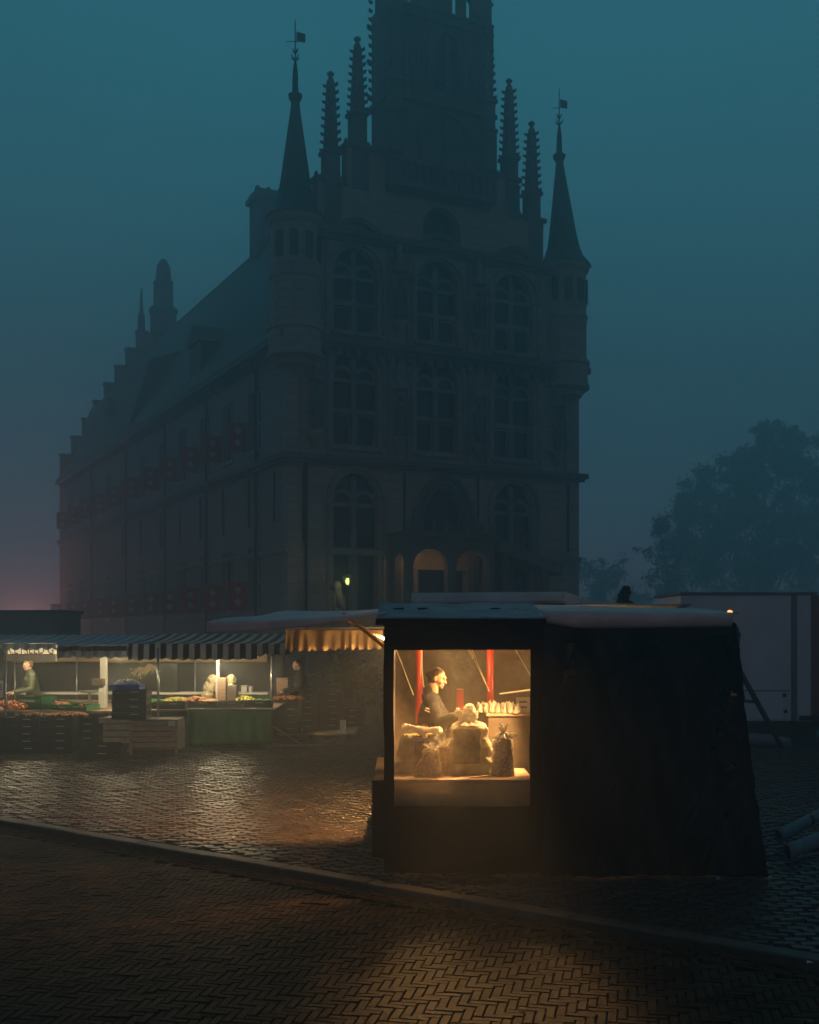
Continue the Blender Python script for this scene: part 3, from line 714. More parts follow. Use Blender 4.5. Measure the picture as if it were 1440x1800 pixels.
# stone lion on a pedestal beside it
c2 = P(598, 1040, 39.2)
ln = thing('lion_statue', (c2.x, 39.2, 0), 'dark seated stone lion on a tall pedestal beside the lit lantern', 'statue')
mb = MB(); x, z = c2.x, 2.95
mb.box(x-.3,x+.3,38.9,39.5,0,2.6).box(x-.36,x+.36,38.84,39.56,2.602,2.75); mb.build('pedestal', M['stone_dark'], ln)
mb = MB(); mb.capsule((x+.12,39.2,z), (x-.08,39.2,z+.5), .2, .17); mb.ball((x-.12,39.2,z+.75), (.19,.18,.2)); mb.ball((x-.28,39.2,z+.7), .09); mb.capsule((x-.2,39.1,z+.4), (x-.2,39.1,z-.15), .07, .07); mb.capsule((x-.2,39.3,z+.4), (x-.2,39.3,z-.15), .07, .07); mb.capsule((x+.15,39.2,z-.05),(x-.1,39.05,z-.12),.12,.08)
blob('body', mb, M['stone_dark'], ln, .03, 2)

# ------------------------------------------------------------------ NUT STALL in the foreground
stall = thing('market_stall', (1.2, 11.4, 0), 'dark tarpaulin market stall with a big lit plastic window and pale canvas roof edges', 'market stall', 'market stalls on the square')
def sp(mb, name, m, **k): return mb.build(name, m, stall, **k)
X0, X1, X2 = -.225, 1.185, 2.8
YF = 10.0
wx0, wx1, wz0, wz1 = -.135, 1.062, .612, 1.988
# front frame with the window opening, cloth-covered: slightly uneven outline
def wob(p, q, n, amp, ax):
    r = []
    for i in range(n):
        t = i/n; x = p[0]+(q[0]-p[0])*t; z = p[1]+(q[1]-p[1])*t; d = noise.noise(Vector((x*3, z*3, 4.2)))*amp
        r.append((x+(d if ax == 0 else 0), z+(d if ax == 1 else 0)))
    return r
outer = wob((X0,.03),(X1,.02),6,.01,1)+wob((X1,.02),(X1,2.27),10,.012,0)+wob((X1,2.27),(X0,2.27),4,.0,1)+wob((X0,2.27),(X0,.03),10,.012,0)
inner = wob((wx0,wz0),(wx0,wz1),8,.012,0)+wob((wx0,wz1),(wx1,wz1),8,.006,1)+wob((wx1,wz1),(wx1,wz0),8,.01,0)+wob((wx1,wz0),(wx0,wz0),8,.012,1)
mb = MB().panel([outer, inner], lambda u, v, d: (u, YF+d+.012*noise.noise(Vector((u*2.5,v*2.5,0))), v), .025)
sp(mb, 'front_panel', M['blackpaint'])
mb = MB().grid(lambda u, v: (wx0-.03+(wx1-wx0+.06)*u, YF+.034+.006*noise.noise(Vector((u*5,v*5,1)))+.004*math.sin(u*23+v*4), wz0-.03+(wz1-wz0+.06)*v), 40, 40)
sp(mb, 'window_film', M['film'], smooth=True)
# frame posts inside
mb = MB()
for x, y in ((X0+.045,YF+.09),(X1-.05,YF+.09),(X2-.1,YF+.12),(X0+.045,12.75),(X2-.1,12.75)):
    sp(MB().tube((x,y,0),(x,y,2.24),.022), 'post', M['steel'])
# dark tarpaulin right half of the front: hangs in folds, flares at the bottom right
def fold(x, z, s=0): return .10*noise.noise(Vector((x*2.6+s+.25*z, z*.45, 3)))+.05*noise.noise(Vector((x*7+z, z*1.1, 8)))+.02*abs(noise.noise(Vector((x*11-z*3, z*5, 5))))+.014*math.sin(x*17+2*noise.noise(Vector((x,z,0))))*(1-z/3)
def ex(v): return X2+.055+.27*(1-v)**1.3+.045*noise.noise(Vector((v*4.5,2,1)))+.018*noise.noise(Vector((v*17,5,1)))
def tf(u, v):
    z = .02+2.21*v; xr = ex(v); x = X1-.02+(xr-X1+.02)*u
    return (x, YF-.07+fold(x, z)*min(1,(1-u)*14+.1)*min(1,(1.0-v)*8)-.03*(1-v)**2*u, z)
tmb = MB().grid(tf, 140, 100)
def glint_gap(f):  # holes cut to imitate warm glints on the tarpaulin
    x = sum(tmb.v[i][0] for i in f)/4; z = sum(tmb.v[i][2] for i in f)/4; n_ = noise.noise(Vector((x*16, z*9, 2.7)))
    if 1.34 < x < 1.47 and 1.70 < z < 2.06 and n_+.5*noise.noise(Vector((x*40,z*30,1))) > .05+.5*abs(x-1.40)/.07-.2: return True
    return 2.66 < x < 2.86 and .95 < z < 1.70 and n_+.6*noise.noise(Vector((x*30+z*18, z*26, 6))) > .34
tmb.f = [f for f in tmb.f if not glint_gap(f)]
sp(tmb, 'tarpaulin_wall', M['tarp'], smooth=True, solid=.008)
M['glint_gap'] = cloth_mat('glint_gap_backing', (.20,.15,.10), .25, bump=.9, bscale=22, var=.5)  # translucent backing added to glow in the cut holes
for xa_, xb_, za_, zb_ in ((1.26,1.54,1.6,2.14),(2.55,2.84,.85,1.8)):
    sp(MB().grid(lambda u, v: (xa_+(xb_-xa_)*u, YF+.06+.03*noise.noise(Vector((u*5,v*9,7)))+.02*noise.noise(Vector((u*14,v*20,1))), za_+(zb_-za_)*v), 24, 40), 'glint_backing', M['glint_gap'], smooth=True, solid=.003)
def ts(u, v):
    z = .02+2.2*(1-u if False else v); y = YF-.10+2.97*u; xo = ex(v)-.004+u*(.03*math.sin(u*11+v*3)+.03*noise.noise(Vector((u*6,v*2,5))))
    return (xo, y, z)
sp(MB().grid(ts, 50, 30), 'tarpaulin_wall', M['tarp'], smooth=True, solid=.008)
# outer loose tarpaulin on the right, paler and bluish
M['tarp_blue'] = mat('dark_blue_tarpaulin', (.07,.085,.11), .5, var=.3, scale=2, bump=.5, bscale=5)
def to(u, v):
    z = .03+1.95*v; x0 = X2+.05+.20*(1-v); x1 = X2+.14+.66*(1-v)**.95
    x = x0+(x1-x0)*u; return (x, 10.35+1.2*u+.04*math.sin(u*15+v*2), z)
sp(MB().grid(to, 24, 20), 'side_flap', M['tarp_blue'], smooth=True, solid=.008)
# rolled-up bundle at the top right corner
mb = MB().capsule((X2-.28,YF+.0,2.12),(X2+.02,YF+.02,2.13),.075,.095); mb.ball((X2+.02,YF,2.05),(.08,.09,.12))
blob('rolled_tarpaulin', mb, M['tarp'], stall, .012, 2, wrinkle=.012)
# back, and the brown rear wall
sp(MB().grid(lambda u, v: (X0+.0+(X2-X0)*u, 12.95+.05*noise.noise(Vector((u*5,v*3,2)))+.02*math.sin(u*30), .02+2.3*v), 60, 30), 'rear_wall', M['browntarp'], smooth=True, solid=.006)
# roof: front pitch over the left half, wet sheet
rz0, rzr = 2.275, 2.44
mb = MB().grid(lambda u, v: (X0-.06+(X1-X0+.08)*u, YF-.12+1.55*v, rz0+(rzr-rz0)*v+.012*noise.noise(Vector((u*4,v*4,0)))-.012*math.sin(u*math.pi*3)**2), 24, 12)
sp(mb, 'roof_sheet', M['roofsheet'], smooth=True, solid=.012)
mb = MB().grid(lambda u, v: (X0-.06+(X2-X0+.1)*u, 11.43+1.65*v, rzr-.01-.16*v-.01*math.sin(u*9)**2), 24, 12)
sp(mb, 'roof_sheet', M['roofsheet'], smooth=True, solid=.012)
mb = MB().grid(lambda u, v: (X1+.02+(X2-X1+.02)*u, YF-.08+1.5*v, 2.30+(.12-.045*u)*v+.012*math.sin(u*8)*math.sin(v*3)), 24, 12)
sp(mb, 'roof_sheet', M['whitecanvas'], smooth=True, solid=.012)
sp(MB().box(X0-.07, X1+.0, YF-.14, YF-.09, 2.205, 2.262), 'eave_beam', M['blackpaint'], bevel=.006)
sp(MB().box(X0-.08, X1+.0, YF-.15, YF-.12, 2.263, 2.278), 'eave_trim', M['roofsheet'])
for x in (X0+.12, X0+.35, X1-.16, X1-.38): sp(MB().obox((x, YF+.55+random.random()*.3, 2.362), (.09,.05,.02), Matrix.Rotation(.4,3,'Z')), 'roof_clip', M['iron'])
# ridge fascia with its hipped right end
rx0, rx1, ry = .02, 1.56, 11.42
mb = MB().grid(lambda u, v: (rx0+(rx1-rx0)*u, ry+.012*noise.noise(Vector((u*9,v,0))), 2.425+.012*u+(.112)*v), 30, 3)
sp(mb, 'ridge_fascia', M['whitecanvas'], smooth=True, solid=.01)
mb = MB().add([(rx1,ry,2.437),(rx1,ry,2.551),(rx1+.46,ry+.1,2.40),(rx0,ry+.5,2.43),(rx0,ry,2.537),(rx1,ry+.5,2.55)], [(0,1,2),(1,5,2),(4,3,5,1)])
sp(mb, 'ridge_hip', M['whitecanvas'])
sp(MB().box(rx0-.07, rx1-.01, ry-.06, ry-.012, 2.405, 2.428), 'ridge_gap_strip', M['blackpaint'])  # black strip standing in for the dark gap under the fascia
# right awning edge, rolled canvas that sags
def ra(u, v):
    a_ = -math.pi/2+math.pi*v*1.0; x = X1-.03+(X2-X1+.04)*u
    h = .050-.010*abs(u-.4); sag = -.028*min(1, u*6)*(1-u*.35)
    return (x, YF-.07-.03*math.cos(a_)*1.2, 2.27+sag*(1-v)+.02*(1-u)*v+h*math.sin(a_)*(.8+.5*min(1,u*5)*(1-v)))
sp(MB().grid(ra, 60, 10), 'awning_edge', M['whitecanvas'], smooth=True, solid=.012)
sp(MB().box(X2-.0, X2+.075, YF-.04, YF-.02, 2.305, 2.318), 'roof_bar', M['steel'])
# left awning: flap that slopes outwards over the serving side
LX = -1.76
def la(u, v):
    x = X0+.02+(LX-X0-.02)*u+.42*u*v; y = YF-.05+2.4*v
    return (x, y, 2.31-.075*u+(.09+.04*u)*v-.02*math.sin(u*math.pi)+.01*math.sin(v*8)*u)
sp(MB().grid(la, 30, 14), 'left_awning', M['whitecanvas'], smooth=True, solid=.01)
def lf(u, v):
    p = la(u, 0); taper = min(1, (u)*1.1+.03); return (p[0], p[1]-.01-.01*math.sin(u*22), p[2]-.10*v*taper**.8)
sp(MB().grid(lf, 40, 4), 'awning_fascia', M['whitecanvas'], smooth=True, solid=.008)
def lf2(u, v):
    p = la(1, u); return (p[0]-.01, p[1], p[2]-.105*v)
sp(MB().grid(lf2, 20, 4), 'awning_fascia', M['whitecanvas'], smooth=True, solid=.008)
# cream frilled valance along the back of the awning
def va(u, v):
    x = -1.34+(1.05)*u; zt, zb = 2.165, 1.955+.03*u
    w_ = .035*v*math.sin(u*62+2.5*math.sin(u*9))+.018*math.sin(u*26)
    sc_ = .028*abs(math.sin(u*math.pi*11))
    return (x, 12.3+w_, zt+(zb-sc_-zt)*v)
sp(MB().grid(va, 150, 8), 'valance', M['creamcanvas'], smooth=True, solid=.004)
sp(MB().tube((-1.36,12.32,2.172),(-.25,12.32,2.19),.012), 'valance_rail', M['steel'])
sp(MB().bar((X0+.02,10.6,1.98),(-.62,10.6,2.32),.03), 'awning_strut', M['wood'])
sp(MB().bar((X0+.02,11.6,2.05),(-.7,11.6,2.3),.03), 'awning_strut', M['wood'])
# serving counter along the open left side and the shelf behind the window
sp(MB().box(-.355,-.24,10.72,12.7,.02,.75), 'serving_counter', M['blackpaint'], bevel=.01)
sp(MB().box(X0+.06,X1-.08,10.12,10.95,.80,.832), 'display_shelf', M['wood'], bevel=.004)
sp(MB().box(X0+.07,X1-.09,10.125,10.14,.05,.798), 'shelf_front', cloth_mat('glow_tan_shelf_front', (.75,.58,.38), .6, bump=.5, bscale=14, var=.3))  # translucent tan chosen to imitate the glowing strip below the shelf
tabs = P(932,1258,11.6)
sp(MB().box(.80,2.6,11.55,11.58,.05,1.29), 'table_front', M['greypanel'])
sp(MB().box(.78,2.62,11.53,12.3,1.292,1.315), 'table_top', M['wood'])
for px in (737, 862):
    x, _ = XZ(px, 1200, 12.45); sp(MB().tube((x,12.45,.02),(x,12.45,2.38),.038,n=14), 'roof_prop', M['redsteel'], smooth=True)
x, z = XZ(809, 1211, 12.0)
sp(MB().box(x-.035,x+.035,11.97,12.03,.05,z), 'table_leg', M['redsteel'], bevel=.006)
# cords
def cordline(pts, r, m, name='guy_cord'): return sp(MB().poly_tube(pts, r, 5), name, m)
cordline([P(696,1140,11.0), P(727,1222,11.0)], .004, M['cord'])
for dx in (0, 5): cordline([P(824+dx,1140,11.6), P(860,1214+dx*.3,11.6)], .004, M['cord'])
cordline([P(824,1138,11.6), P(832,1158,11.6)], .013, M['cord'], 'cord_hook')
cordline([P(905,1140,11.8), P(934,1190,11.8)], .003, M['cord'])
cordline([P(741,1140,12.3), P(742,1180,12.3), P(745,1208,12.3)], .007, M['cord'])
# foot plates with tied ends
for px, py in ((958,1530),(1252,1540),(1340,1520)):
    p = P(px, py, 4300/(py-1110)); sp(MB().tube((p.x,p.y,0),(p.x,p.y,.16),.018), 'foot', M['steel'])
    sp(MB().box(p.x-.05,p.x+.05,p.y-.05,p.y+.05,.002,.014), 'foot_plate', M['steel'])
# lamps of the stall, plus unseen ones added to brighten goods and ground
M['bulb'] = glow('warm_bulb', (1,.62,.25), 25)
WARM = (1.0, .52, .17)
def aim(o, p):
    d = Vector(p)-Vector(root_of(o).location)-o.location; o.rotation_euler = d.to_track_quat('-Z','Y').to_euler()
for i, (x, y, z, p_, tgt, an_) in enumerate(((.42,10.80,2.14,115,(.42,10.98,0),96),(1.38,10.95,1.93,520,(.25,11.05,1.0),98),(.55,12.1,2.2,36,None,0),(1.5,12.2,1.95,24,None,0))):  # back-right bulb added as fill for the white crate and bags
    b = MB().ball((x,y,z),.035).tube((x,y,z+.03),(x,y,z+.2),.008); sp(b, 'light_bulb', M['bulb'])
    l_ = lamp('stall_light', (x,y,z-.07), WARM, p_, .05, stall, R(an_) if tgt else None)
    if tgt: aim(l_, tgt)
lamp('stall_light', (-.12,11.6,2.08), WARM, 14, .05, stall)
def added_spot(loc, target, power, ang, rad=.05):  # unseen spot and housing, added to throw warm light on the ground
    l_ = lamp('added_spot_light', loc, WARM, power, rad, stall, R(ang)); aim(l_, target)
    d = (Vector(target)-Vector(loc)).normalized(); sp(MB().tube(Vector(loc)-d*.12, Vector(loc)-d*.02, .035, .05, 12), 'added_spot_housing', M['iron'])
added_spot((.50,12.3,2.2), (.42,7.4,.1), 1050, 20, .22)  # added to brighten the road before the window
added_spot((-.12,11.3,2.15), (-1.5,13.2,0), 1300, 75)  # added to brighten the paving left of the stall
b = MB().ball((-.12,11.6,2.15),.03).tube((-.12,11.6,2.17),(-.12,11.6,2.3),.008); sp(b, 'light_bulb', M['bulb'])
# lamp under the back of the right awning whose glow shows past the roof
xg, zg = XZ(1283, 1082, 13.4)
gl = thing('hanging_lamp', (xg, 13.4, 0), 'small orange lamp on a pole just behind the right end of the dark stall roof', 'lamp')
MB().tube((xg,13.4,0),(xg,13.4,zg),.02).build('pole', M['iron'], gl)
MB().ball((xg,13.4,zg+.03),.035).build('lamp_glass', glow('orange_lamp',(1,.35,.12),3), gl)
lamp('lamp_light', (xg,13.3,zg-.1), (1,.42,.2), 1.2, .06, gl)

# dark cloth bundle tied to the top of a pole behind the roof
c = P(1098, 1050, 14.5)
cb_ = thing('folded_parasol', (c.x, 14.5, 0), 'dark folded parasol top poking up behind the pale right roof of the stall', 'parasol')
MB().tube((c.x,14.5,0),(c.x,14.5,c.z),.025).build('pole', M['iron'], cb_)
mb = MB().ball((c.x-.01,14.5,c.z-.02),(.075,.07,.14)); mb.ball((c.x+.035,14.5,c.z+.07),(.06,.05,.05)); mb.ball((c.x-.04,14.5,c.z-.1),(.06,.06,.12)); mb.ball((c.x+.07,14.5,c.z-.1),(.045,.04,.05)); mb.ball((c.x+.02,14.5,c.z+.12),(.05,.04,.025))
blob('canopy', mb, M['tarp'], cb_, .012, 1, wrinkle=.018)

# ---- sacks on the shelf
SH = .834
def sack_profile(cx, cy, w, d, h, nu=40, nv=22, flare=.25, bulge=.05, seed=0, lean=0, topw=.9, wr=.012):
    def fn(u, v):
        a_ = 2*math.pi*u; t = v
        k = (1+flare*(1-t)**1.7)*(topw+(1-topw)*(1-t))+bulge*math.sin(t*math.pi)
        if t > .9: k *= 1-.35*((t-.9)/.1)**2
        ca_, sa_ = math.cos(a_), math.sin(a_); q = .55
        ex = math.copysign(abs(ca_)**q, ca_); ey = math.copysign(abs(sa_)**q, sa_)
        n_ = wr*(noise.noise(Vector((ca_*2.2+seed, sa_*2.2, t*5)))+.6*noise.noise(Vector((ca_*6+seed, sa_*6, t*14))))
        return (cx+lean*t+ex*(w/2*k+n_), cy+ey*(d/2*k+n_), SH+h*t)
    return fn
def tuft(mb, cx, cy, z0, h, r, seed=0, n=26, spread=1.0):
    def fn(u, v):
        a_ = 2*math.pi*u; rr = r*(.32+spread*v**1.3)*(1+.35*math.sin(a_*7+seed)+.2*noise.noise(Vector((math.cos(a_)*3,math.sin(a_)*3,v*4+seed))))
        return (cx+rr*math.cos(a_), cy+rr*math.sin(a_), z0+h*v*(1+.25*math.sin(a_*3+seed)+.15*math.sin(a_*11)))
    mb.grid(fn, n*2, 8); return mb
# 1: broad sack, top rolled open
c = P(742, 1365, 10.62)
s1 = thing('sack', (c.x, 10.62, SH), 'wide pale sack with thick rolled-down open top at the left of the shelf', 'sack', 'sacks and bags of nuts on the stall shelf')
mb = MB().grid(sack_profile(c.x-.04,10.66,.34,.26,.36,flare=.42,seed=1,wr=.015), 50, 26); mb.build('body', M['woven'], s1, smooth=True, solid=.003)
mb = MB(); n_ = 40
for k in range(n_):
    a0_, a1_ = 2*math.pi*k/n_, 2*math.pi*(k+1)/n_
    f_ = lambda a_: Vector((c.x-.0+.165*math.cos(a_)+.0, 10.64+.12*math.sin(a_), SH+.395+.02*math.cos(a_+2.6)+.012*math.sin(a_*5)))
    mb.capsule(f_(a0_), f_(a1_), .030+.006*math.sin(a0_*7), .030+.006*math.sin(a1_*7), 8)
blob('rolled_rim', mb, M['whitebag'], s1, .008, 2, wrinkle=.012, wscale=22)
mb = MB()
for k in range(60):
    a_ = random.random()*6.28; rr = random.random()**.5; mb.ball((c.x+.02+.13*rr*math.cos(a_), 10.62+.09*rr*math.sin(a_), SH+.34+.02*(1-rr)), .02, 7, 5)
tag(mb.build('nuts', mat('pale_peanuts',(.5,.33,.16),.6,island=.3), s1, smooth=True), kind='stuff')
def fl(u, v):
    return (c.x-.09+.24*u, 10.51-.04*v+.012*noise.noise(Vector((u*9,v*7,3))), SH+.36-.10*v-.03*math.sin(u*math.pi)*(1-v)+.02*noise.noise(Vector((u*13,v*3,8))))
MB().grid(fl, 30, 10).build('folded_flap', M['whitebag'], s1, smooth=True, solid=.003)
def fl2(u, v):
    return (c.x-.07+.15*u, 10.485-.006*v+.004*noise.noise(Vector((u*7,v*7,3))), SH+.30-.12*v)
MB().grid(fl2, 12, 8).build('printed_label', M['sacklabel'], s1, smooth=True, solid=.002)
# 2: small clear bag leaning in front
c = P(756, 1368, 10.35)
s2 = thing('nut_bag', (c.x, 10.35, SH), 'small clear bag of brown nuts slumped between the two big sacks', 'nut bag', 'sacks and bags of nuts on the stall shelf')
M['nuts'] = mat('brown_nuts', (.34,.18,.09), .4, var=.7, scale=55, col2=(.6,.36,.2), bump=1.0, bscale=90)
M['nuts2'] = mat('mixed_nuts', (.45,.27,.14), .45, var=.7, scale=50, col2=(.75,.5,.28), bump=1.0, bscale=80)
mb = MB().grid(sack_profile(c.x-.02,10.37,.17,.12,.235,flare=.55,seed=5,lean=.035,topw=.7,wr=.016), 44, 22); mb.build('contents', M['nuts'], s2, smooth=True)
mb = MB().grid(sack_profile(c.x-.02,10.37,.186,.136,.255,flare=.55,seed=5.2,lean=.035,topw=.7,wr=.022), 44, 22); mb.build('clear_film', M['clearbag'], s2, smooth=True)
mb = MB(); tuft(mb, c.x+.035, 10.37, SH+.235, .055, .06, 2); mb.build('tied_top', M['clearbag'], s2, smooth=True)
c = P(781, 1368, 10.5)
s5 = thing('nut_bag', (c.x, 10.5, SH), 'narrow clear bag of brown nuts half hidden behind the slumped bag', 'nut bag', 'sacks and bags of nuts on the stall shelf')
mb = MB().grid(sack_profile(c.x,10.5,.10,.1,.27,flare=.2,seed=9,topw=.8,wr=.012), 40, 20); mb.build('contents', M['nuts'], s5, smooth=True)
mb = MB(); tuft(mb, c.x, 10.5, SH+.26, .07, .055, 4); mb.build('tied_top', M['clearbag'], s5, smooth=True)
# 3: big central sack with a dark printed label, bunched and tied
c = P(822, 1366, 10.55)
s3 = thing('sack', (c.x, 10.55, SH), 'biggest pale sack with large dark label, middle of the lit shelf', 'sack', 'sacks and bags of nuts on the stall shelf')
mb = MB().grid(sack_profile(c.x+.02,10.6,.36,.26,.455,flare=.34,seed=3,topw=.93,wr=.02), 56, 30); mb.build('body', M['woven'], s3, smooth=True, solid=.003)
def lb_(u, v):
    return (c.x-.135+.25*u+.006*noise.noise(Vector((v*5,u*2,0))), 10.445-.038*(1-v)**1.5-.012*math.sin(u*math.pi)+.004*noise.noise(Vector((u*6,v*8,1))), SH+.11+.31*v)
MB().grid(lb_, 20, 24).build('printed_label', M['sacklabel'], s3, smooth=True, solid=.002)
mb = MB().grid(lambda u, v: (c.x+.015+(.165-.13*v**2)*math.cos(6.283*u)*(1+.10*math.sin(u*60)*v), 10.6+(.12-.09*v**2)*math.sin(6.283*u), SH+.435+.05*v+.008*math.sin(u*75)*v), 120, 8)
mb.build('gathered_top', M['whitebag'], s3, smooth=True, solid=.002)
c = P(823, 1272, 10.6)
s4 = thing('plastic_bag', (c.x, 10.6, c.z), 'puffed white plastic bag bunched upright on top of the biggest sack', 'plastic bag')
mb = MB(); mb.ball((c.x+.012,10.6,c.z+.115),(.06,.05,.075), 16, 12); mb.capsule((c.x+.0,10.6,c.z-.005),(c.x+.01,10.6,c.z+.07),.028,.055); mb.capsule((c.x-.01,10.6,c.z+.01),(c.x-.09,10.59,c.z+.11),.022,.036); mb.ball((c.x+.045,10.6,c.z+.07),(.05,.045,.06))
blob('body', mb, M['whitebag'], s4, .007, 1, wrinkle=.013, wscale=26)
# 4: tall clear bag at the right with a tuft
c = P(884, 1367, 10.4)
s6 = thing('nut_bag', (c.x, 10.4, SH), 'upright clear bag of mixed nuts with tufted knot at the right end of the shelf', 'nut bag', 'sacks and bags of nuts on the stall shelf')
mb = MB().grid(sack_profile(c.x,10.4,.185,.14,.335,flare=.08,bulge=.03,seed=7,topw=.9,wr=.008), 44, 26); mb.build('contents', M['nuts2'], s6, smooth=True)
mb = MB().grid(sack_profile(c.x,10.4,.197,.152,.35,flare=.10,bulge=.03,seed=7.1,topw=.92,wr=.014), 44, 26); mb.build('clear_film', M['clearbag'], s6, smooth=True)
mb = MB(); mb.grid(lambda u, v: (c.x+(.095-.07*v)*math.cos(6.283*u)*(1+.1*math.sin(u*50)), 10.4+(.07-.05*v)*math.sin(6.283*u), SH+.34+.05*v+.006*math.sin(u*60)), 80, 6)
tuft(mb, c.x, 10.4, SH+.385, .07, .03, 1)
mb.grid(lambda u, v: (c.x+.03+.10*u, 10.38+.01*math.sin(v*9+u*5), SH+.365+.028*math.sin(u*3)-.05*v*math.sin(u*math.pi)), 12, 5)
mb.build('knotted_top', M['whitebag'], s6, smooth=True, solid=.0015)
# white paper bags in a row on the table at the back and the slatted white crate
for k in range(7):
    px = 845+k*10.5; c = P(px, 1262, 11.75-.03*k)
    b = thing('paper_bag', (c.x, c.y, 1.318), ['leftmost white bag in the bright row behind the big sack','second white bag from the left in the bright row','third white bag from the left in the bright row','middle white bag of seven in the bright row','third white bag from the right in the bright row','second white bag from the right in the bright row','rightmost white bag of the bright row, beside the slatted crate'][k], 'paper bag', 'white bags in a row on the back table')
    mb = MB(); mb.grid(lambda u, v: (c.x+(.050-.022*v)*math.cos(6.283*u)*(1+.3*math.sin(u*19+k)*v+.5*noise.noise(Vector((u*4,v*4,k)))), c.y+(.06-.03*v)*math.sin(6.283*u), 1.318+(.085+.05*noise.noise(Vector((math.cos(6.283*u)*2,math.sin(6.283*u)*2,k*3+v)))+.012*(k%3))*v), 36, 9)
    mb.build('bag', M['whitebag'], b, smooth=True, solid=.002)
c = P(918, 1258, 11.7)
b = thing('slatted_crate', (1.28, 11.7, 1.318), 'white slatted crate on the back table at the right edge of the lit window', 'crate')
mb = MB()
for z in (1.33, 1.385, 1.44): mb.box(1.09,1.6,11.62,11.632,z,z+.035)
for x in (1.09, 1.2, 1.31, 1.42, 1.56): mb.box(x,x+.03,11.608,11.62,1.32,1.478)
mb.box(1.09,1.6,11.633,12.0,1.32,1.33)
mb.build('slats', M['whiteplastic'], b)
b = thing('price_board', (1.3, 11.95, 1.318), 'pale sloping board behind the slatted crate at the right edge of the window', 'board')
mb = MB().add([(.95,12.0,1.50),(1.7,12.0,1.60),(1.7,12.02,1.57),(.95,12.02,1.48),(.95,11.95,1.49),(1.7,11.95,1.59),(1.6,12.0,1.32),(1.62,12.0,1.32)], [(0,1,5,4),(0,1,2,3)]); mb.box(1.55,1.6,11.96,12.0,1.32,1.57)
mb.build('board', M['whiteplastic'], b)

# ------------------------------------------------------------------ people
def head(mb, c, yaw, pitch=0, s=1.0):
    """adds skull, face, nose, jaw, ears around centre c; +x local is where the face looks"""
    m = (Matrix.Rotation(yaw, 3, 'Z') @ Matrix.Rotation(pitch, 3, 'Y'))
    c = Vector(c); q = lambda x, y, z: c+m @ (Vector((x, y, z))*s)
    def e(x, y, z, rx, ry, rz): mb.ball(q(x,y,z), (rx*s, ry*s, rz*s), 16, 12, m)
    e(-.012,0,.025,.096,.076,.092); e(.028,0,-.01,.062,.062,.085); e(.042,0,-.068,.044,.044,.036)
    e(.074,0,-.092,.019,.021,.017); e(.083,0,.028,.018,.05,.015)
    mb.capsule(q(.088,0,.012), q(.110,0,-.024), .0085*s, .0125*s, 8); e(.102,0,-.03,.012,.017,.009)
    e(.088,0,-.056,.014,.024,.008); e(.085,0,-.068,.013,.021,.008)
    for sg in (-1, 1):
        e(.055,sg*.045,-.025,.025,.018,.025); e(-.01,sg*.076,-.012,.018,.010,.03)
    return q, m
def person(name_loc, label, build): pass
def hand(mb, w, d, up, curl=.8, s=1.0, side=1):
    """palm and five fingers; w wrist, d pointing direction, up back-of-hand normal"""
    w = Vector(w); d = Vector(d).normalized(); up = Vector(up).normalized(); r = d.cross(up).normalized()*side
    pc = w+d*.05*s
    mb.ball(pc, (.036*s,.036*s,.036*s), 10, 8); mb.capsule(w, w+d*.03*s, .024*s, .026*s, 10)
    for i, (o, ln) in enumerate(((-.028,.068),(-.009,.078),(.010,.073),(.028,.058))):
        p = w+d*.078*s+r*o*s; a_ = 0; seg = (ln*.45, ln*.32, ln*.25)
        mb.capsule(w+d*.035*s+r*o*.8*s, p, .012*s, .010*s, 8)
        for sg in seg:
            a_ += curl*.6; q = p+(d*math.cos(a_)-up*math.sin(a_))*sg*s; mb.capsule(p, q, .0095*s, .0085*s, 8); p = q
    p = w+d*.02*s-r*.03*s; q = p+(d*.6-r*.7-up*.35).normalized()*.035*s; mb.capsule(p, q, .013*s, .011*s, 8); q2 = q+(d*.9-up*.45).normalized()*.03*s; mb.capsule(q, q2, .0105*s, .009*s, 8)

# the nut seller, in profile, facing right, busy at the white bag
hc = P(769, 1192, 11.2); hx, hz = hc.x, hc.z; PY = 11.2
wm = thing('person', (hx-.05, PY, 0), 'person in black jacket with pulled-back dark hair inside the lit window', 'person')
yaw = R(-12)
mb = MB(); q, m_ = head(mb, (hx, PY, hz), yaw, R(16), .86)
neck = Vector((hx-.055, PY+.01, hz-.17)); mb.capsule(Vector((hx-.035,PY,hz-.07)), neck, .052, .058)
sh_z = hz-.235; chest = Vector((hx-.045, PY+.02, sh_z-.12)); hip = Vector((hx-.11, PY+.03, .98))
mb.capsule(chest, hip, .125, .13)
shR = Vector((hx-.06, PY-.17, sh_z)); elR = Vector((hx+.0, PY-.31, sh_z-.20)); wrR = Vector((hx+.175, PY-.43, sh_z-.10))
shL = Vector((hx-.04, PY+.18, sh_z)); elL = Vector((hx+.05, PY+.22, sh_z-.25)); wrL = Vector((hx+.235, PY+.02, sh_z-.17))
for s_, e_, w_ in ((shR,elR,wrR),(shL,elL,wrL)): mb.capsule(s_, e_, .045, .038); mb.capsule(e_, w_, .038, .027)
hand(mb, wrR, (1,-.15,.12), (0,-.4,.9), .9, .95, -1); hand(mb, wrL, (1,-.35,.1), (0,.2,1), .9, .95, 1)
for sg in (-1, 1):
    hp = hip+Vector((0,sg*.09,0)); kn = Vector((hp.x+.03, hp.y, .52)); an = Vector((hp.x, hp.y, .09)); mb.capsule(hp, kn, .085, .055); mb.capsule(kn, an, .055, .038); mb.capsule(an, an+Vector((.12,0,-.04)), .038, .032)
body = blob('body', mb, M['skin'], wm, .0065, 3)
jk = MB()
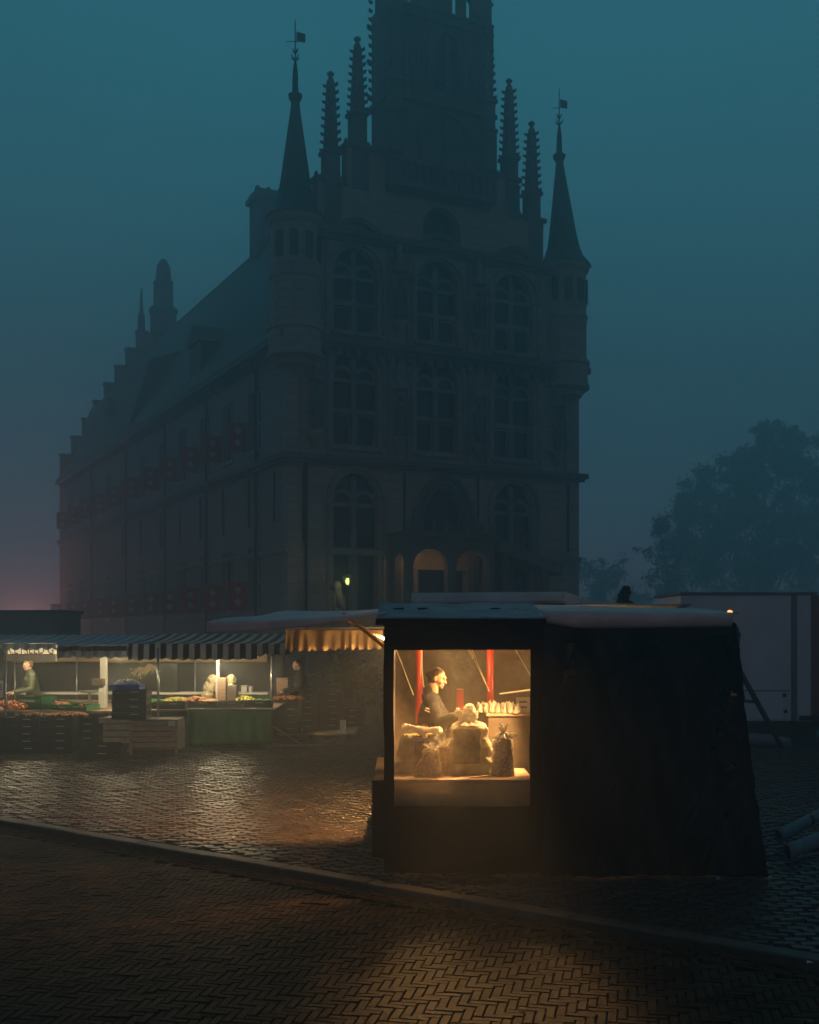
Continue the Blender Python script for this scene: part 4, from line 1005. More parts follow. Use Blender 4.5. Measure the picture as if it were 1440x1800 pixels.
jk.ball(chest+Vector((0,0,.02)), (.135,.17,.14), 16, 12); jk.capsule(chest, hip+Vector((0,0,.02)), .135, .15); jk.capsule(shR, shL, .085, .085)
jk.capsule(chest+Vector((.03,-.06,-.02)), hip+Vector((.02,-.06,.0)), .13, .14); jk.capsule(chest+Vector((.03,.06,-.02)), hip+Vector((.02,.06,.0)), .13, .14)
for s_, e_, w_ in ((shR,elR,wrR),(shL,elL,wrL)): jk.capsule(s_, e_, .078, .066); jk.capsule(e_, e_+(w_-e_)*.84, .066, .048)
jk.capsule(neck+Vector((-.01,0,-.03)), neck+Vector((-.002,0,.068)), .088, .062)
blob('jacket', jk, M['jacket'], wm, .011, 3, wrinkle=.014, wscale=9)
tr = MB()
for sg in (-1, 1):
    hp = hip+Vector((0,sg*.09,0)); kn = Vector((hp.x+.03, hp.y, .52)); tr.capsule(hp, kn, .11, .08); tr.capsule(kn, Vector((hp.x,hp.y,.13)), .08, .07)
blob('trousers', tr, M['trouser'], wm, .014, 2, wrinkle=.008)
hr = MB()
def he(x, y, z, rx, ry, rz): hr.ball(q(x,y,z), (rx*.905,ry*.905,rz*.90), 16, 12, m_)
he(-.030,0,.034,.080,.0765,.080); he(-.052,0,-.005,.060,.076,.078); he(-.020,0,.046,.084,.073,.072); he(-.125,0,.015,.034,.034,.032); he(-.10,0,.015,.03,.03,.03)
blob('hair', hr, M['hair'], wm, .006, 1, wrinkle=.003, wscale=30)
M['eye'] = mat('dark_eye',(.02,.015,.01),.2)
for sg in (-1, 1):
    MB().ball(q(.084,sg*.033,.004), .0065, 10, 8).build('eye', M['eye'], wm, smooth=True)
    MB().capsule(q(.094,sg*.014,.029), q(.078,sg*.052,.03), .003, .002, 6).build('eyebrow', M['hair'], wm)
cdm = MB(); e0 = shR+Vector((-.06,-.10,-.04))
pts = [e0, e0+Vector((.06,-.01,-.025)), e0+Vector((.11,-.01,-.05)), e0+Vector((.12,-.015,-.11)), e0+Vector((.15,-.01,-.15)), e0+Vector((.18,.01,-.14))]
cdm.poly_tube(pts, .0055, 6); cdm.poly_tube([e0+Vector((-.01,-.005,-.02)), e0+Vector((.05,-.015,-.045)), e0+Vector((.10,-.012,-.065))], .005, 6); cdm.poly_tube([e0+Vector((.02,0,0)), e0+Vector((.10,-.01,-.03)), e0+Vector((.13,0,-.02))], .004, 6)
cdm.build('drawcord', M['cord'], wm, smooth=True)
gb = MB().ball((hx-.13, PY-.19, sh_z-.24), (.035,.03,.04)); gb.build('red_pouch', mat('red_rubber',(.55,.06,.03),.5), wm, smooth=True)

def simple_person(loc, h, yaw, label, jacket, hairm, bend=.06, arm=.35, y=None):
    """standing figure facing local +x, built whole: body, jacket, trousers, hair"""
    x0, y0 = loc; o = thing('person', (x0, y0, 0), label, 'person'); RM = Matrix.Rotation(yaw, 3, 'Z')
    k = h/1.75; T = lambda x, y, z: Vector((x0, y0, 0))+RM @ Vector((x*k, y*k, z*k))
    mb = MB(); q, m_ = head(mb, T(bend+.03,0,1.63), yaw, R(12), k)
    mb.capsule(T(bend,0,1.56), T(bend-.03,0,1.45), .052*k, .056*k); mb.capsule(T(bend-.03,0,1.3), T(0,0,.98), .13*k, .125*k)
    jm = MB(); jm.capsule(T(bend-.03,-.13,1.38), T(bend-.03,.13,1.38), .09*k, .09*k); jm.capsule(T(bend-.03,0,1.28), T(0,0,.95), .155*k, .16*k)
    jm.capsule(T(bend-.02,-.07,1.28), T(0,-.06,.92), .12*k,.13*k); jm.capsule(T(bend-.02,.07,1.28), T(0,.06,.92), .12*k,.13*k); jm.capsule(T(bend-.03,0,1.44), T(bend-.02,0,1.49), .09*k, .07*k)
    for sg in (-1, 1):
        S_, E_, W_2 = T(bend-.03,sg*.19,1.39), T(bend,sg*.25,1.12), T(bend+arm,sg*.16,1.03)
        mb.capsule(S_, E_, .045*k, .037*k); mb.capsule(E_, W_2, .037*k, .027*k); hand(mb, W_2, RM @ Vector((1,0,-.2)), RM @ Vector((.2,0,1)), .7, k, sg)
        jm.capsule(S_, E_, .075*k, .062*k); jm.capsule(E_, E_+(W_2-E_)*.9, .06*k, .045*k)
        mb.capsule(T(0,sg*.09,.95), T(.02,sg*.1,.5), .085*k, .055*k); mb.capsule(T(.02,sg*.1,.5), T(0,sg*.1,.09), .055*k, .04*k); mb.capsule(T(0,sg*.1,.06), T(.14,sg*.1,.04), .04*k, .035*k)
    blob('body', mb, M['skin'], o, .009, 2); blob('jacket', jm, jacket, o, .013, 3, wrinkle=.012, wscale=9)
    tm = MB()
    for sg in (-1, 1): tm.capsule(T(0,sg*.09,.95), T(.02,sg*.1,.5), .11*k, .08*k); tm.capsule(T(.02,sg*.1,.5), T(0,sg*.1,.13), .08*k, .07*k)
    blob('trousers', tm, M['trouser'], o, .015, 2)
    hm_ = MB()
    for a_ in ((-.025,0,.045,.088,.081,.08),(-.055,0,.0,.06,.074,.07)): hm_.ball(q(*a_[:3]), tuple(v*k for v in a_[3:]), 14, 10, m_)
    blob('hair', hm_, hairm, o, .008, 1)
    return o
c = P(60, 1168, 22.6); simple_person((c.x, 22.6), 1.60, R(-150), 'person with short sandy hair and grey-green jacket bending behind the green crates', M['jacket_g'], M['hair_fair'], bend=.10)
c = P(521, 1168, 23.2); simple_person((c.x+.1, 23.2), 1.58, R(-170), 'dark-haired person in a black jacket by the tall crate stack right of the stripes', M['jacket'], M['hair'])

# ------------------------------------------------------------------ VEGETABLE STALL
vs_ = thing('market_stall', (-4.5, 21, 0), 'long vegetable stall under a black and white striped awning with green cloth skirt', 'market stall', 'market stalls on the square')
def vp(mb, name, m, **k): return mb.build(name, m, vs_, **k)
def wx(px, Y): return (px-720)/F*Y
YV = 20.6
# awning: sloping striped sheet and scalloped valance
def aw(x0p, x1p, name, m, z0=1.93, zback=2.10, yb=23.2, sagn=.03):
    xa, xb = wx(x0p, YV), wx(x1p, YV)
    vp(MB().grid(lambda u, v: (xa+(xb-xa)*u+.0, YV+(yb-YV)*v, z0+(zback-z0)*v-sagn*math.sin(u*math.pi*5)**2*math.sin(v*math.pi)-.02*math.sin(v*math.pi)), 60, 10), name, m, smooth=True, solid=.01)
def val(x0p, x1p, zt, zb, m, n=60, sc=.035, per=.19, y=YV-.02, name='valance', fr=.01):
    xa, xb = wx(x0p, y), wx(x1p, y)
    vp(MB().grid(lambda u, v: (xa+(xb-xa)*u, y-.02*v+fr*math.sin(u*70)+.015*noise.noise(Vector((u*8,v,3))), zt+(zb-zt-sc*abs(math.sin((xa+(xb-xa)*u)/per*math.pi)))*v+.02*noise.noise(Vector((u*6,0,9)))), n*2, 5), name, m, smooth=True, solid=.006)
M['darkcanvas'] = cloth_mat('grey_plain_awning', (.36,.39,.43), .12, stripes=(.205, (.62,.64,.66)))
aw(-120, 226, 'awning', M['darkcanvas'], 1.90, 2.08)
aw(226, 512, 'awning', M['stripe'], 1.92, 2.10)
val(-120, 100, 1.93, 1.855, M['darkcanvas'], sc=.045)
val(100, 226, 1.86, 1.70, M['darkcanvas'])
val(102, 222, 1.885, 1.80, M['greytarp'], y=YV-.06, sc=0)
val(226, 452, 1.93, 1.665, M['stripe'], per=.20)
val(452, 512, 1.93, 1.74, M['stripe'], per=.20)
# rear canvas: white band and grey sheet
val(20, 470, 1.79, 1.50, M['creamcanvas'], y=24.0, sc=.0, name='rear_valance')
vp(MB().grid(lambda u, v: (wx(-60,24.4)+(wx(500,24.4)-wx(-60,24.4))*u, 24.4+.08*noise.noise(Vector((u*9,v*2,0))), .15+1.62*v), 60, 10), 'rear_sheet', M['greytarp'], smooth=True, solid=.006)
# poles
for px, y, zt in ((278,20.3,1.86),(478,21.4,1.84),(10,20.6,1.86),(135,23.6,1.8),(343,23.8,1.75),(26,23.8,1.8)):
    x = wx(px, y); vp(MB().tube((x,y,0),(x,y,zt),.019,n=10), 'pole', M['steel'], smooth=True)
x = wx(478,21.4); vp(MB().bar((x,21.4,.38),(x+.55,21.45,.02),.03), 'pole_foot', M['steel']); vp(MB().bar((x,21.3,.012),(x+.95,21.3,.02),.03), 'pole_foot', M['steel'])
# tables
for x0p, x1p, y0, y1, z in ((-150,200,20.9,23.2,.69),(245,480,21.05,23.2,.70)):
    xa, xb = wx(x0p, y0), wx(x1p, y0)
    vp(MB().box(xa, xb, y0, y1, z-.03, z), 'table_top', M['wood'])
    for xx in (xa+.1, (xa+xb)/2, xb-.1): vp(MB().tube((xx,y0+.06,.0),(xx,y0+.06,z-.03),.02), 'table_leg', M['steel'])
xa, xb = wx(331,21.0), wx(478,21.0)
vp(MB().grid(lambda u, v: (xa+(xb-xa)*u, 20.98+.02*math.sin(u*40)*v+.03*noise.noise(Vector((u*5,v*3,1)))*v, .715-(.65-.02*u)*v), 60, 12), 'green_skirt', M['greencloth'], smooth=True, solid=.005)
vp(MB().box(xa-.5, xb, 20.95, 21.02, .716, .732), 'table_edge', M['label'])
vp(MB().box(wx(30,23.3), wx(470,23.3), 23.3, 23.7, .86, .90), 'rear_shelf', M['label'])
vp(MB().box(wx(30,23.3), wx(470,23.3), 23.3, 23.7, .70, .74), 'rear_shelf', M['wood'])
# lit white post with its lamp
x, z = XZ(182, 1180, 21.8); vp(MB().box(x-.055,x+.07,21.75,21.85,.7,1.86), 'white_post', M['whiteplastic'], bevel=.01)
x2, _ = XZ(383, 1180, 22.0); vp(MB().tube((x2,22.0,.7),(x2,22.0,1.8),.03), 'white_post', M['whiteplastic'], smooth=True)
VW = (1.0, .80, .46)
M['bulb_v'] = glow('market_bulb', (1,.86,.55), 12)
def vlamp(px, y, z, p):
    x = wx(px, y); vp(MB().ball((x,y,z-.06),.03).tube((x,y,z-.04),(x,y,z+.02),.012), 'light_bulb', M['bulb_v']); lamp('stall_light', (x,y,z-.12), VW, p, .07, vs_)
vlamp(206, 20.78, 1.84, 55); vlamp(392, 21.5, 1.80, 100); vlamp(40, 21.9, 1.83, 60); vlamp(300, 22.6, 1.84, 22)
vp(MB().bar((wx(-70,18.6),20.6,1.95),(wx(-70,18.6),18.55,2.0),.03), 'lamp_arm', M['steel']); vlamp(-70, 18.6, 1.95, 22)
# lettered board, emission in place of backlight, its top hidden by the awning
x0_, x1_ = wx(8,21.2), wx(99,21.2)
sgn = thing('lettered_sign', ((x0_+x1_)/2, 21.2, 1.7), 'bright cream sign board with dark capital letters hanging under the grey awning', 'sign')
MB().box(x0_,x1_,21.2,21.26,1.725,1.93).build('board', glow('sign_face_backlight', (1,.80,.45), .9), sgn)
MB().box(x0_,x1_,21.17,21.27,1.60,1.724).build('lower_rail', M['label'], sgn)
MB().box(x0_,x1_,21.165,21.17,1.718,1.732).build('red_line', mat('red_line',(.4,.05,.03)), sgn)
M['ink'] = mat('black_lettering', (.012,.012,.012), .6)
cu = bpy.data.curves.new('lettering', 'FONT'); cu.body = 'R.ET.JEED G'; cu.size = .235; cu.extrude = .003; cu.align_x = 'CENTER'
to_ = bpy.data.objects.new('lettering', cu); C.objects.link(to_)
bpy.context.view_layer.update(); me = bpy.data.meshes.new_from_object(to_.evaluated_get(bpy.context.evaluated_depsgraph_get())); bpy.data.objects.remove(to_)
wd = max(v.co.x for v in me.vertices)-min(v.co.x for v in me.vertices); ks = (x1_-x0_)*.90/wd
me.transform(Matrix.Diagonal((ks,1,1,1)))
me.transform(Matrix.Translation(Vector((0,-.012,.035))) @ Matrix.Rotation(math.pi/2, 4, 'X')); me.materials.clear(); me.materials.append(M['ink'])
lo_ = bpy.data.objects.new('lettering', me); C.objects.link(lo_); lo_.parent = sgn

# plastic crates
def crate(name, m, label, w_=.60, d_=.40, h_=.125, loc=(0,0,0), rz=0, group=None, lab=True):
    t = thing(name, loc, label, 'crate', group, rz); th = .014; b = MB()
    b.box(-w_/2,w_/2,-d_/2,d_/2,0,.012)
    for x0,x1,y0,y1 in ((-w_/2,w_/2,-d_/2,-d_/2+th),(-w_/2,w_/2,d_/2-th,d_/2),(-w_/2,-w_/2+th,-d_/2+th,d_/2-th),(w_/2-th,w_/2,-d_/2+th,d_/2-th)):
        b.box(x0,x1,y0,y1,.012,h_*.55); b.box(x0,x1,y0,y1,h_*.80,h_-.006)
        nx = 9 if x1-x0 > .1 else 6
        for k in range(nx+1):
            if x1-x0 > .1: xx = x0+(x1-x0-.03)*k/nx; b.box(xx,xx+.03,y0,y1,h_*.55,h_*.80)
            else: yy = y0+(y1-y0-.03)*k/nx; b.box(x0,x1,yy,yy+.03,h_*.55,h_*.80)
    b.box(-w_/2-.008,w_/2+.008,-d_/2-.008,-d_/2,h_-.022,h_-.004); b.box(-w_/2-.008,w_/2+.008,d_/2,d_/2+.008,h_-.022,h_-.004)
    b.build('body', m, t, world=False)
    if lab: MB().box(.02,.16,-d_/2-.012,-d_/2-.0085,h_-.036,h_-.024).build('handle_strip', M['label'], t, world=False)
    return t
def crate_at(proto_, px, py, Y, rz, label, group): 
    p = P(px, py, Y); return dup(proto_, (p.x, p.y, p.z), rz, label, group)
G1 = 'black crates stacked around the vegetable stall'
cb0 = crate('black_crate', M['crate_black'], '', loc=(0,0,0))
kinds = 0
def stack(px, Y, z0, n, where, gap=.128, rz=0, group=G1, proto_=None):
    """a stack of n crates; the first use moves the original"""
    global first_used
    x = wx(px, Y); r = []
    ords = ['bottom','second','third','fourth','fifth','sixth','seventh','eighth']
    for k in range(n):
        nm = 'top' if k == n-1 else ords[k]
        lab = f'black plastic crate, {nm} one of the {where}'
        loc = (x+random.gauss(0,.008), Y+random.gauss(0,.008), z0+gap*k)
        if not first_used: o = cb0; o.location = loc; o.rotation_euler = (0,0,rz); tag(o, lab, None, group); first_used = True
        else: o = dup(cb0, loc, rz+random.gauss(0,.015), lab, group)
        r.append(o)
    return r
first_used = False
stack(232, 20.0, .615, 4, 'stack standing on the wooden crate', gap=.129)
for px, n, z, Y, wh in ((-10,5,0,20.15,'stack at the left edge of the photo'),(45,5,0,20.2,'stack second from the left edge'),(103,5,0,20.25,'stack under the small orange produce'),(150,5,0,20.75,'stack just left of the pale wooden slats'),
                     (175,2,0,19.35,'low pair in front of the pale wooden slats'),
                     (535,7,.12,23.4,'tall stack in front of the black-jacketed person'),(578,6,.12,23.7,'tall stack beside the leaning pole'),(505,4,.12,22.9,'stack just right of the green skirt'),
                     (612,3,.12,24.4,'short stack by the white slatted box')):
    stack(px, Y, z, n, wh)
for px, Y in ((300,20.95),(352,21.25),(402,21.2),(450,21.25)):
    k = (300,352,402,450).index(px)
    crate_at(cb0, px, 1110+(CH-.735)*F/Y, Y, 0, ['black produce crate on the table beside the thin grey pole','black produce crate over the left end of the green cloth','black produce crate over the middle of the green cloth','black produce crate over the right end of the green cloth'][k], G1)
# blue crate filled with white goods, on top of the stack
xb = wx(227, 20.0)
bc = crate('blue_crate', M['crate_blue'], 'blue plastic crate heaped with white bulbs on top of the black stack', loc=(xb-.03,20.0,1.135), h_=.09, w_=.52, lab=False)
# heaps of produce: each a single mass
def heap(px, Y, z, w_, d_, h_, r, m, label, n, name, cat):
    x = wx(px, Y); t = MB(); rs = random.Random(int(px*7))
    for k in range(n):
        a_ = rs.random()*6.283; q = rs.random()**.5; zz = h_*(1-q*q)*rs.uniform(.6,1)
        t.ball((x+w_/2*q*math.cos(a_), Y+d_/2*q*math.sin(a_), z+r*.6+zz), (r*rs.uniform(.8,1.2), r*rs.uniform(.8,1.2), r*rs.uniform(.8,1.1)), 8, 6)
    o = t.build(name, m, smooth=True); return tag(o, label, cat, kind='stuff')
def pm(n, c, v=.3): return mat(n, c, .45, island=v, var=.2, scale=20)
M['garlic'] = pm('white_bulbs', (.80,.74,.68)); M['orange'] = pm('oranges', (.62,.20,.04)); M['green'] = pm('leafy_green', (.07,.26,.05)); M['yellow'] = pm('yellow_pears', (.55,.50,.10)); M['carrot'] = pm('carrots', (.50,.20,.07)); M['brownp'] = pm('onions', (.40,.20,.08)); M['caul'] = pm('pale_cauliflower', (.5,.45,.3), .15)
M['lit_bag'] = cloth_mat('cream_paper_bag', (.55,.47,.30), .3, bump=.6, bscale=14)
heap(224, 19.98, 1.215, .44, .32, .07, .028, M['garlic'], 'white bulbs heaped in the blue crate', 110, 'garlic_heap', 'garlic')
heap(8, 21.2, .71, .95, .6, .13, .038, M['orange'], 'orange fruit heaped at the left end of the table', 120, 'orange_heap', 'fruit')
heap(120, 20.5, .63, .8, .4, .06, .022, M['carrot'], 'small orange-brown produce in the front crates', 90, 'produce_heap', 'produce')
heap(60, 20.5, .63, .7, .35, .04, .02, M['brownp'], 'dim brown onions in the front crates below the green crate', 60, 'onion_heap', 'onions')
heap(268, 21.8, .78, .5, .4, .05, .03, M['green'], 'bright green vegetables left of the thin grey pole', 60, 'vegetable_heap', 'vegetables')
heap(312, 21.6, .80, .5, .4, .07, .035, M['yellow'], 'yellow-green fruit heaped just right of the thin grey pole', 60, 'pear_heap', 'fruit')
heap(345, 21.5, .82, .45, .4, .07, .03, M['carrot'], 'orange produce heaped left of the pale lit bags', 60, 'carrot_heap', 'produce')
heap(372, 21.45, .80, .3, .3, .04, .03, M['brownp'], 'brown produce in front of the pale lit bags', 50, 'potato_heap', 'produce')
heap(428, 21.9, .80, .5, .5, .09, .03, M['yellow'], 'pale yellow-green vegetables right of the lit bags', 70, 'leek_heap', 'vegetables')
heap(462, 21.6, .80, .4, .4, .04, .03, M['green'], 'dim green vegetables at the right pole of the stall', 50, 'cabbage_heap', 'vegetables')
heap(505, 22.9, .78, .7, .4, .05, .03, M['carrot'], 'dim reddish produce beyond the right pole of the stall', 60, 'produce_heap', 'produce')
# green crates on the left table
g0 = crate('green_crate', M['crate_green'], 'large deep green crate standing on the table before the sandy-haired person', w_=.55, d_=.42, h_=.24, loc=(wx(66,21.4),21.4,.70), rz=R(-22), lab=False)
MB().box(-.2,.12,-.222,-.2185,.14,.175).build('lettering_patch', M['label'], g0, world=False)
g1 = crate('green_crate', M['crate_green'], 'shallow green crate tilted on the table right of the large green crate', w_=.6, d_=.4, h_=.1, loc=(wx(112,21.2),21.2,.72), rz=R(-12), group=None)
g1.rotation_euler = (R(8), R(6), R(-12))
g2 = dup(g1, (wx(140,21.1),21.1,.70), R(-20), 'shallow green crate lying right of the tilted green crate')
g3 = dup(g1, (wx(30,21.3),21.6,.70), R(5), 'shallow green crate behind the orange fruit at the left')
heap(106, 21.35, .76, .4, .3, .05, .035, M['carrot'], 'peach-coloured produce in the tilted green crate', 30, 'produce_heap', 'produce')
# scale on the table
x, z = XZ(165, 1222, 21.5)
sc_ = thing('weighing_scale', (x, 21.5, .69), 'white market weighing scale in front of the bright white post', 'scale')
MB().box(x-.2,x+.22,21.35,21.7,.70,.75).build('base', M['whiteplastic'], sc_, bevel=.01)
MB().box(x+.10,x+.22,21.45,21.6,.752,1.12).build('column', M['whiteplastic'], sc_, bevel=.01)
MB().box(x-.02,x+.21,21.40,21.52,1.122,1.26).build('display', M['greypanel'], sc_, bevel=.01)
MB().lathe(x-.08,21.5,[(.03,.752),(.03,.98),(.17,1.0),(.2,1.03),(.19,1.035)],20).build('pan', M['steel'], sc_, smooth=True)
b = thing('cup', (wx(142,21.2),21.2,.69), 'small orange cup on the table left of the white scale', 'cup'); MB().lathe(wx(142,21.2),21.2,[(.028,.70),(.038,.80),(.034,.80)],12).build('cup_wall', mat('orange_cup',(.7,.25,.1),.5), b)
# price sign at the far left, with a digit
x, z = XZ(2, 1200, 20.6)
b = thing('price_sign', (x, 20.6, .8), 'pale price card with a dark figure at the left edge of the photo', 'sign'); MB().box(x-.12,x+.035,20.6,20.61,.95,1.26).build('card', M['label'], b)
MB().box(x-.10,x-.08,20.605,20.62,.7,.95).build('stick', M['wood'], b)
cu = bpy.data.curves.new('figure', 'FONT'); cu.body = '3'; cu.size = .17; cu.extrude = .002
to_ = bpy.data.objects.new('figure', cu); C.objects.link(to_); bpy.context.view_layer.update(); me = bpy.data.meshes.new_from_object(to_.evaluated_get(bpy.context.evaluated_depsgraph_get())); bpy.data.objects.remove(to_)
me.transform(Matrix.Translation(Vector((-.055,-.006,.29))) @ Matrix.Rotation(math.pi/2, 4, 'X')); me.materials.clear(); me.materials.append(M['ink']); lo_ = bpy.data.objects.new('figure', me); C.objects.link(lo_); lo_.parent = b
# the pale lit bags round the post
for i, (px, dx, lab_) in enumerate(((372,.16,'big pale lit bag left of the cardboard by the post'),(404,.13,'smaller pale lit bag right of the cardboard by the post'))):
    x = wx(px, 22.1); t = thing('produce_bag', (x,22.1,.78), lab_, 'bag'); mb = MB()
    mb.ball((x,22.1,1.04),(dx,.14,.2)).ball((x+.03,22.08,1.20),(dx*.7,.12,.12)).ball((x-.04,22.05,.88),(dx*.95,.14,.14))
    blob('bag', mb, M['lit_bag'] if i == 0 else M['caul'], t, .014, 1, wrinkle=.04, wscale=13)
x = wx(388, 21.7); t = thing('cardboard_box', (x,21.7,.74), 'upright brown cardboard box with bright left edge between the lit bags', 'box')
MB().box(x-.05,x+.10,21.65,21.9,.74,1.26).build('box', M['wood'], t); MB().box(x-.085,x-.052,21.64,21.9,.74,1.29).build('flap', M['whiteplastic'], t)
x = wx(407, 21.75); t = thing('cardboard_box', (x,21.8,.74), 'low dark cardboard box right of the bright-edged one', 'box'); MB().box(x-.085,x+.10,21.72,22.0,.74,1.10).build('box', M['greypanel'], t, bevel=.01); MB().box(x-.08,x+.09,21.73,21.99,1.101,1.112).build('lid', M['greypanel'], t)
# small shelf boxes at the rear
for i, (px, py, w_, h_, mm, lab_) in enumerate(((298,1178,.36,.26,'crate_black','dark box on the rear shelf between the two thin poles'),(430,1205,.12,.12,'label','small pale tub on the rear shelf right of the lit bags'),(441,1206,.06,.10,'whiteplastic','tiny white tub beside the pale tub on the rear shelf'),(497,1200,.24,.18,'wood','brown box just right of the right pole of the stall'))):
    p = P(px, py, 23.45); t = thing('box', (p.x,23.45,p.z-h_/2), lab_, 'box'); z0 = .901 if i != 3 else .901
    hh = p.z+h_/2-z0 if i in (0,3) else h_
    MB().box(p.x-w_/2,p.x+w_/2,23.38,23.6,z0,z0+hh).build('box', M[mm], t, bevel=.008); MB().box(p.x-w_/2-.01,p.x+w_/2+.01,23.37,23.61,z0+hh+.001,z0+hh+.014).build('lid', M[mm], t)
# hanging dried bunch
for px, py, lab_ in ((262,1176,'dried flower bunch hanging above the bulbs, right one'),(246,1182,'small dried bunch hanging left of the other bunch')):
    p = P(px, py, 22.3); t = thing('dried_bunch', p, lab_, 'dried flowers'); mb = MB(); rs = random.Random(px)
    for k in range(46):
        a_ = rs.uniform(-1,1)*2.8; e_ = Vector((p.x+rs.gauss(0,.10), 22.3+rs.gauss(0,.08), p.z+rs.gauss(0,.06))); mb.tube((p.x,22.3,p.z+.1), e_, .003,.002,4); mb.ball(e_, .013, 6, 4)
    mb.tube((p.x,22.3,p.z+.1),(p.x,22.3,1.9),.003,.003,4); mb.build('bunch', mat('dried_stems',(.42,.33,.18),.8,island=.3), t)
# wooden crate (box pallets) in front
xa, xb = wx(228,19.9), wx(314,19.9)
wc = thing('wooden_crate', ((xa+xb)/2,20.2,0), 'brown plank box pallet on legs with paper label, under the black crate stack', 'wooden crate')
for k in range(5): MB().box(xa,xb,19.88,19.905,.12+.097*k,.12+.097*k+.079).build('plank', M['wood'], wc, bevel=.004)
for xx in (xa+.03, xb-.03): MB().box(xx-.028,xx+.028,19.85,19.878,.0,.615).build('leg', M['wood'], wc, bevel=.004)
MB().box(xa,xb,19.907,20.45,.08,.11).box(xa,xb,20.43,20.45,.11,.6).box(xa,xa+.02,19.907,20.43,.112,.6).box(xb-.02,xb,19.907,20.43,.112,.6).box(xa,xb,19.86,20.45,.601,.613).build('box', M['greypanel'], wc)  # box darkened to imitate shade in the gaps between planks
MB().box(xb-.17,xb-.05,19.84,19.877,.50,.59).build('paper_label', M['label'], wc)
xa, xb = wx(172,20.25), wx(231,20.25)
M['wood_p'] = mat('pale_plank_wood', (.50,.42,.33), .8, var=.25, scale=7, bump=.3, bscale=40)
wc2 = thing('wooden_crate', ((xa+xb)/2,20.5,0), 'paler plank box behind the left side of the brown one', 'wooden crate')
for k in range(4): MB().box(xa+(.0 if k == 3 else .08),xb-.02,20.3,20.325,.16+.117*k,.16+.117*k+.096).build('plank', M['wood_p'], wc2, bevel=.004)
MB().box(xa+.08,xb-.03,20.327,20.75,.05,.61).build('box', M['greypanel'], wc2); MB().box(xa+.1,xa+.16,20.33,20.4,0,.049).box(xb-.1,xb-.04,20.33,20.4,0,.049).build('leg', M['wood'], wc2)
# low platform cart and slatted white box at the right of the stall
x0_, x1_ = wx(528,23.0), wx(625,23.0)
pl = thing('flat_cart', ((x0_+x1_)/2,23.3,0), 'low flat cart under the tall crate stacks', 'cart'); MB().box(x0_,x1_,22.8,24.6,.07,.115).build('deck', M['wood'], pl); MB().box(wx(490,23.0),x0_-.003,22.75,24.0,.07,.115).build('deck', M['wood'], pl)
for xx in (x0_+.2, x1_-.2):
    for yy in (23.0, 24.3): MB().tube((xx-.02,yy,.035),(xx+.02,yy,.035),.035,n=12).build('wheel', M['rubber'], pl)
x = wx(603,22.6); sb_ = thing('slatted_box', (x,22.6,0), 'small upright white slatted box on the ground at the end of the cart', 'box'); mb = MB()
for k in range(8): mb.box(x-.055,x+.055,22.6,22.61,.12+.034*k,.12+.034*k+.022)
mb.box(x-.058,x-.05,22.585,22.599,.1,.4).box(x+.05,x+.058,22.585,22.599,.1,.4).build('slats', M['whiteplastic'], sb_); MB().box(x-.055,x+.055,22.612,22.75,.0,.4).build('case', M['greypanel'], sb_)
# leaning diagonal pole and dark potted shrub seen through the mist
lp_ = thing('leaning_pole', (wx(560,24.6),24.6,0), 'thin dark pole leaning diagonally behind the crate stacks', 'pole'); MB().tube((wx(520,24.6),24.6,1.05),(wx(665,24.6),24.4,1.78),.02).tube((wx(520,24.6),24.6,0),(wx(520,24.6),24.6,1.05),.02).build('pole', M['iron'], lp_)
def leafy(mb, c, r, n, size, rs):
    for k in range(n):
        d = Vector((rs.gauss(0,1), rs.gauss(0,1), rs.gauss(0,1))).normalized()*min(1.7, abs(rs.gauss(0,.75))); p = Vector(c)+Vector((d.x*r[0], d.y*r[1], d.z*r[2]))
        a_ = Vector((rs.gauss(0,1), rs.gauss(0,1), rs.gauss(0,1))).normalized(); b = a_.cross(Vector((rs.gauss(0,1), rs.gauss(0,1), rs.gauss(0,1)))).normalized(); s_ = size*rs.uniform(.6,1.3)
        mb.add([p-a_*s_, p+b*s_*.5, p+a_*s_, p-b*s_*.5], [(0,1,2,3)])
rs = random.Random(3)
for px, h_, lab_ in ((608,1.85,'tall dark potted shrub in the mist behind the slatted box'),(648,1.5,'shorter dark potted shrub just left of the dark stall post')):
    x = wx(px,26.5); t = thing('potted_shrub', (x,26.5,0), lab_, 'potted shrub', 'shrubs in the mist'); MB().lathe(x,26.5,[(.18,0),(.25,.4),(.22,.4)],14).build('pot', M['stone_dark'], t)
    mb = MB().tube((x,26.5,.35),(x,26.5,h_-.4),.03,.015); mb.build('stem', M['bark'], t)
    mb = MB(); leafy(mb, (x,26.5,h_-.5), (.35,.35,.55), 900, .06, rs); leafy(mb, (x+.1,26.5,.9), (.3,.3,.35), 400, .06, rs); mb.build('leaves', M['leaf'], t)

